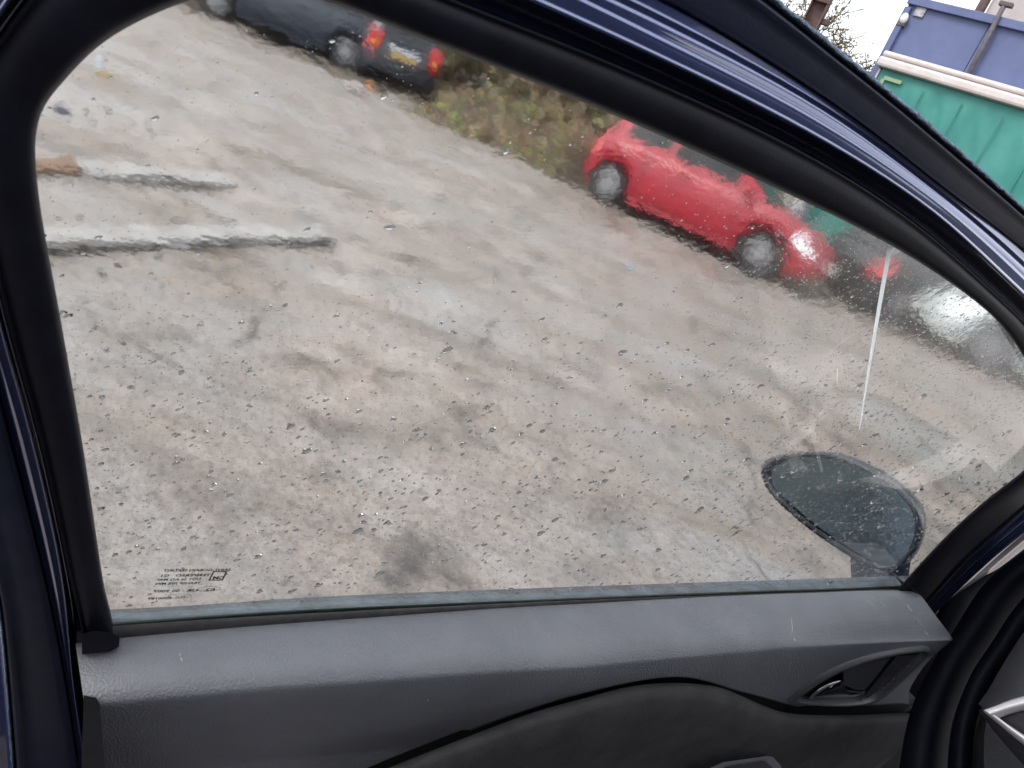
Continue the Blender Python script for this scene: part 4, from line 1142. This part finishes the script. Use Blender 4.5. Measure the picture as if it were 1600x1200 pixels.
# ------------------------------------------------------------------ blue container with a green tarpaulin
cdir = Vector((.81, -.59, 0)).normalized(); cnor = Vector((cdir.y, -cdir.x, 0))
if cnor.y > 0: cnor = -cnor                           # towards us
dd_ = ray(1392, 66); c0 = EYE + dd_ * (17.0 / math.hypot(dd_.x, dd_.y)); c0z = c0.z
def CP(px, py, out=0.): return on_plane(px, py, cnor, c0 + cnor * out)
BLUEWALL = mat('faded_blue_steel', (0.085, 0.107, 0.215), .6, var=.10, vscale=2.5, bump=.1, bscale=20)
tl = CP(1423, -4); base = Vector((tl.x, tl.y, 0)); top_z = tl.z
cont = empty('steel_container', base, math.atan2(cdir.y, cdir.x))
tag(cont, 'faded blue steel container rising above the green tarpaulin', 'container')
def loc(p): 
    q = p - base; return Vector((q.dot(cdir), q.dot(-cnor), q.z))      # local: x along, y away, z up
def cbox(name, x, y, z, sx, sy, sz, m_, parent=cont, bev=.01):
    bm = bmesh.new(); box_into(bm, (x, y, z), (sx, sy, sz), None, bev); return bm_obj(name, bm, m_, parent)
Wc = 7.5
for k in range(5):
    cbox('wall_panel', (k + .5) * Wc / 5, 1.3, top_z / 2, Wc / 5 - .006, 2.5, top_z, BLUEWALL)
cbox('top_rail', Wc / 2, .04, top_z - .04, Wc + .02, .16, .14, BLUEWALL)
cbox('corner_post', .05, .03, top_z / 2 - .08, .12, .12, top_z - .16, BLUEWALL)
q = loc(CP(1437, 17)); cbox('patch_plate', q.x, .03, q.z, .19, .03, .19, mat('galvanised_plate', (.28, .29, .31), .5, .4, var=.4, vscale=12))
q = loc(CP(1414, 30)); 
bm = bmesh.new(); bmesh.ops.create_uvsphere(bm, u_segments=14, v_segments=10, radius=.085)
for v in bm.verts: v.co = Vector((v.co.x * .8, v.co.y * .9 - .05, v.co.z * 1.1)) + Vector((q.x, 0, q.z))
bulk = bm_obj('lamp_glass', bm, mat('white_lamp', (.8, .78, .74), .3), cont, True)
cbox('lamp_base', q.x - .02, .0, q.z - .09, .15, .10, .08, mat('lamp_base_grey', (.10, .09, .085), .6))
pa, pb = loc(CP(1566, 18)), loc(CP(1525, 100))
bm = bmesh.new(); tube_into(bm, [(pa.x, -.07, pa.z + .1), (pa.x, -.07, pa.z), ((pa.x + pb.x) / 2, -.065, (pa.z + pb.z) / 2), (pb.x, -.06, pb.z - .5)], .045, 8)
bm_obj('strap_post', bm, mat('dark_strap', (.07, .075, .10), .6, col2=(.16, .13, .13), vscale=12), cont, True)
cbox('post_bracket', pa.x + .02, -.06, pa.z + .10, .22, .12, .07, mat('rust_bracket', (.09, .07, .07), .7))
# tarpaulin
ta = CP(1378, 108, .10); tb = CP(1600, 158, .10)
tarp = empty('tarpaulin', Vector((ta.x, ta.y, 0)), math.atan2(cdir.y, cdir.x))
tag(tarp, 'green tarpaulin sheet hanging below a long pinkish white rail', 'tarpaulin')
GREEN = mat('green_tarp', (.024, .172, .150), .55, col2=(.038, .215, .185), vscale=1.6, bump=.05, bscale=90)
Wt = 7.0; zt = ta.z; rows = []
for j in range(34):
    z = zt * (1 - j / 33) + .02; r = []
    for i in range(120):
        x = Wt * i / 119; k = min(1, (zt - z) / .3)
        y = .09 * k * noise.noise(Vector((x * 1.1 + (zt - z) * .55, z * .35, 3))) + .045 * k * noise.noise(Vector((x * 5 - (zt - z) * 1.5, z * .8, 7))) + .01 * k * math.sin(x * 9 + z)
        r.append(Vector((x, y, z)))
    rows.append(r)
loft('sheet', rows, GREEN, tarp)
PINKW = mat('pinkish_white_rail', (0.462, 0.392, 0.371), .5, col2=(0.518, 0.490, 0.476), vscale=4)
bm = bmesh.new(); box_into(bm, (Wt / 2 - .05, -.05, zt + .11), (Wt + .12, .20, .18), None, .05); box_into(bm, (Wt / 2 - .05, .0, zt + .255), (Wt + .06, .26, .10), None, .035)
bm_obj('rail', bm, PINKW, tarp)
cbox('side_edge', -.03, .02, zt / 2, .035, .10, zt, PINKW, tarp)
TAPE = mat('tape', (0.210, 0.294, 0.154), .5)
cbox('tape_strip', .30, -.045, zt - .13, .34, .008, .065, TAPE, tarp, 0); cbox('tape_strip', .13, -.045, zt - .30, .065, .008, .28, TAPE, tarp, 0)
for k in range(9):
    cbox('seam', .9 + k * .72, -.055 + .02 * math.sin(k * 3), zt * .56, .016, .02, zt * .80, GREEN, tarp, .004)

# ------------------------------------------------------------------ behind the container: girder, shrub, sheds
RUST = mat('rusty_steel', (0.070, 0.038, 0.035), .8, col2=(0.119, 0.077, 0.070), vscale=5, bump=.3, bscale=20)
dd_ = ray(1265, 42); g0 = EYE + dd_ * (17 / math.hypot(dd_.x, dd_.y))
gd = empty('steel_girder', (g0.x, g0.y, 0), RAD(-20)); tag(gd, 'rusty brown steel girder standing against the white sky', 'girder')
for nm, x, y, sx, sy in (('flange', -.15, 0, .03, .26), ('flange', .15, 0, .03, .26), ('web', 0, 0, .268, .022)):
    cbox(nm, x, y, 3.6, sx, sy, 7.2, RUST, gd, .003)
for z in (4.55, 5.05): cbox('splice_plate', .0, -.14, z, .36, .02, .34, RUST, gd, .004)
for z in (4.1, 4.9, 5.6): cbox('bracket', .24, 0, z, .14, .12, .10, RUST, gd, .01)

def shrub(px, dist, label, seed, hgt):
    random.seed(seed)
    dd_ = ray(px, 60); p0 = EYE + dd_ * (dist / math.hypot(dd_.x, dd_.y)); root = empty('bare_tree', (p0.x, p0.y, 0)); tag(root, label, 'tree', None)
    bm = bmesh.new(); V_, F_ = [], []; tips = []
    def grow(p, d, L_, r, lv):
        pts = [p]; dr = d.copy()
        for i in range(4):
            dr = (dr + Vector((random.gauss(0, .14), random.gauss(0, .14), random.gauss(.03, .10)))).normalized(); pts.append(pts[-1] + dr * L_ / 4)
        tube_into(bm, pts, [max(.011, r * (1 - .5 * i / 4)) for i in range(5)], 5 if lv < 2 else 3)
        if lv >= 2: tips.extend(pts[1:])
        if lv < 4:
            for _ in range(3 if lv else 7):
                t = random.randint(2, 4) if lv else random.randint(1, 4)
                nd = (dr * .7 + Vector((random.gauss(0, .6), random.gauss(0, .6), random.gauss(.15, .45)))).normalized()
                grow(pts[t], nd, L_ * random.uniform(.55, .75), r * .52, lv + 1)
    for _ in range(3): grow(Vector((random.gauss(0, .15), random.gauss(0, .15), 0)), Vector((random.gauss(0, .25), random.gauss(0, .25), 1)).normalized(), hgt * .45, .06, 0)
    bm_obj('trunk', bm, mat('bark_' + 'dark', (.075, .055, .048), .9), root)
    for t in tips:
        if random.random() < .85 and t.z > hgt * .35:
            for _ in range(4):
                p = t + Vector((random.gauss(0, .07), random.gauss(0, .07), random.gauss(0, .07))); b = len(V_)
                d = Vector((random.gauss(0, 1), random.gauss(0, 1), random.gauss(0, 1))).normalized(); e = d.orthogonal().normalized() * .022; d *= .038
                V_.extend([p - d, p + e, p + d, p - e]); F_.append((b, b + 1, b + 2, b + 3))
    mesh_obj('crown', V_, F_, mat('yellowing_leaves', (.12, .105, .04), .7, col2=(.20, .16, .06), vscale=3), root, False)
shrub(1338, 18.5, 'leafy bare-twigged tree between the girder and the blue container', 3, 4.6)
shrub(1225, 19.5, 'bare-twigged tree to the left of the rusty girder', 11, 5.6)

dd_ = ray(1560, 20); h0 = EYE + dd_ * (24 / math.hypot(dd_.x, dd_.y))
shed = empty('metal_shed', (h0.x, h0.y, 0), math.atan2(cdir.y, cdir.x)); tag(shed, 'pale corrugated metal shed behind the blue container', 'shed')
SHEET = mat('pale_corrugated_sheet', (0.495, 0.486, 0.486), .5, var=.1, vscale=3); GREYW = mat('grey_shed_wall', (0.378, 0.333, 0.333), .7, var=.1, vscale=2)
v = []; nn = 220
for z in (.0, 11.): 
    for i in range(nn + 1): v.append((.7 + i * 12. / nn, .05 * math.sin(i * math.pi / 2) - .02, z))
mesh_obj('corrugated_wall', v, [(i, i + 1, nn + 2 + i, nn + 1 + i) for i in range(nn)], SHEET, shed, False)
cbox('side_wall', .2, 2, 5.5, .98, 4, 11, GREYW, shed); cbox('drainpipe', -.42, -.05, 5.5, .22, .22, 11, RUST, shed, .06); cbox('back_wall', 6.7, 3.9, 5.5, 12, .2, 11, GREYW, shed)
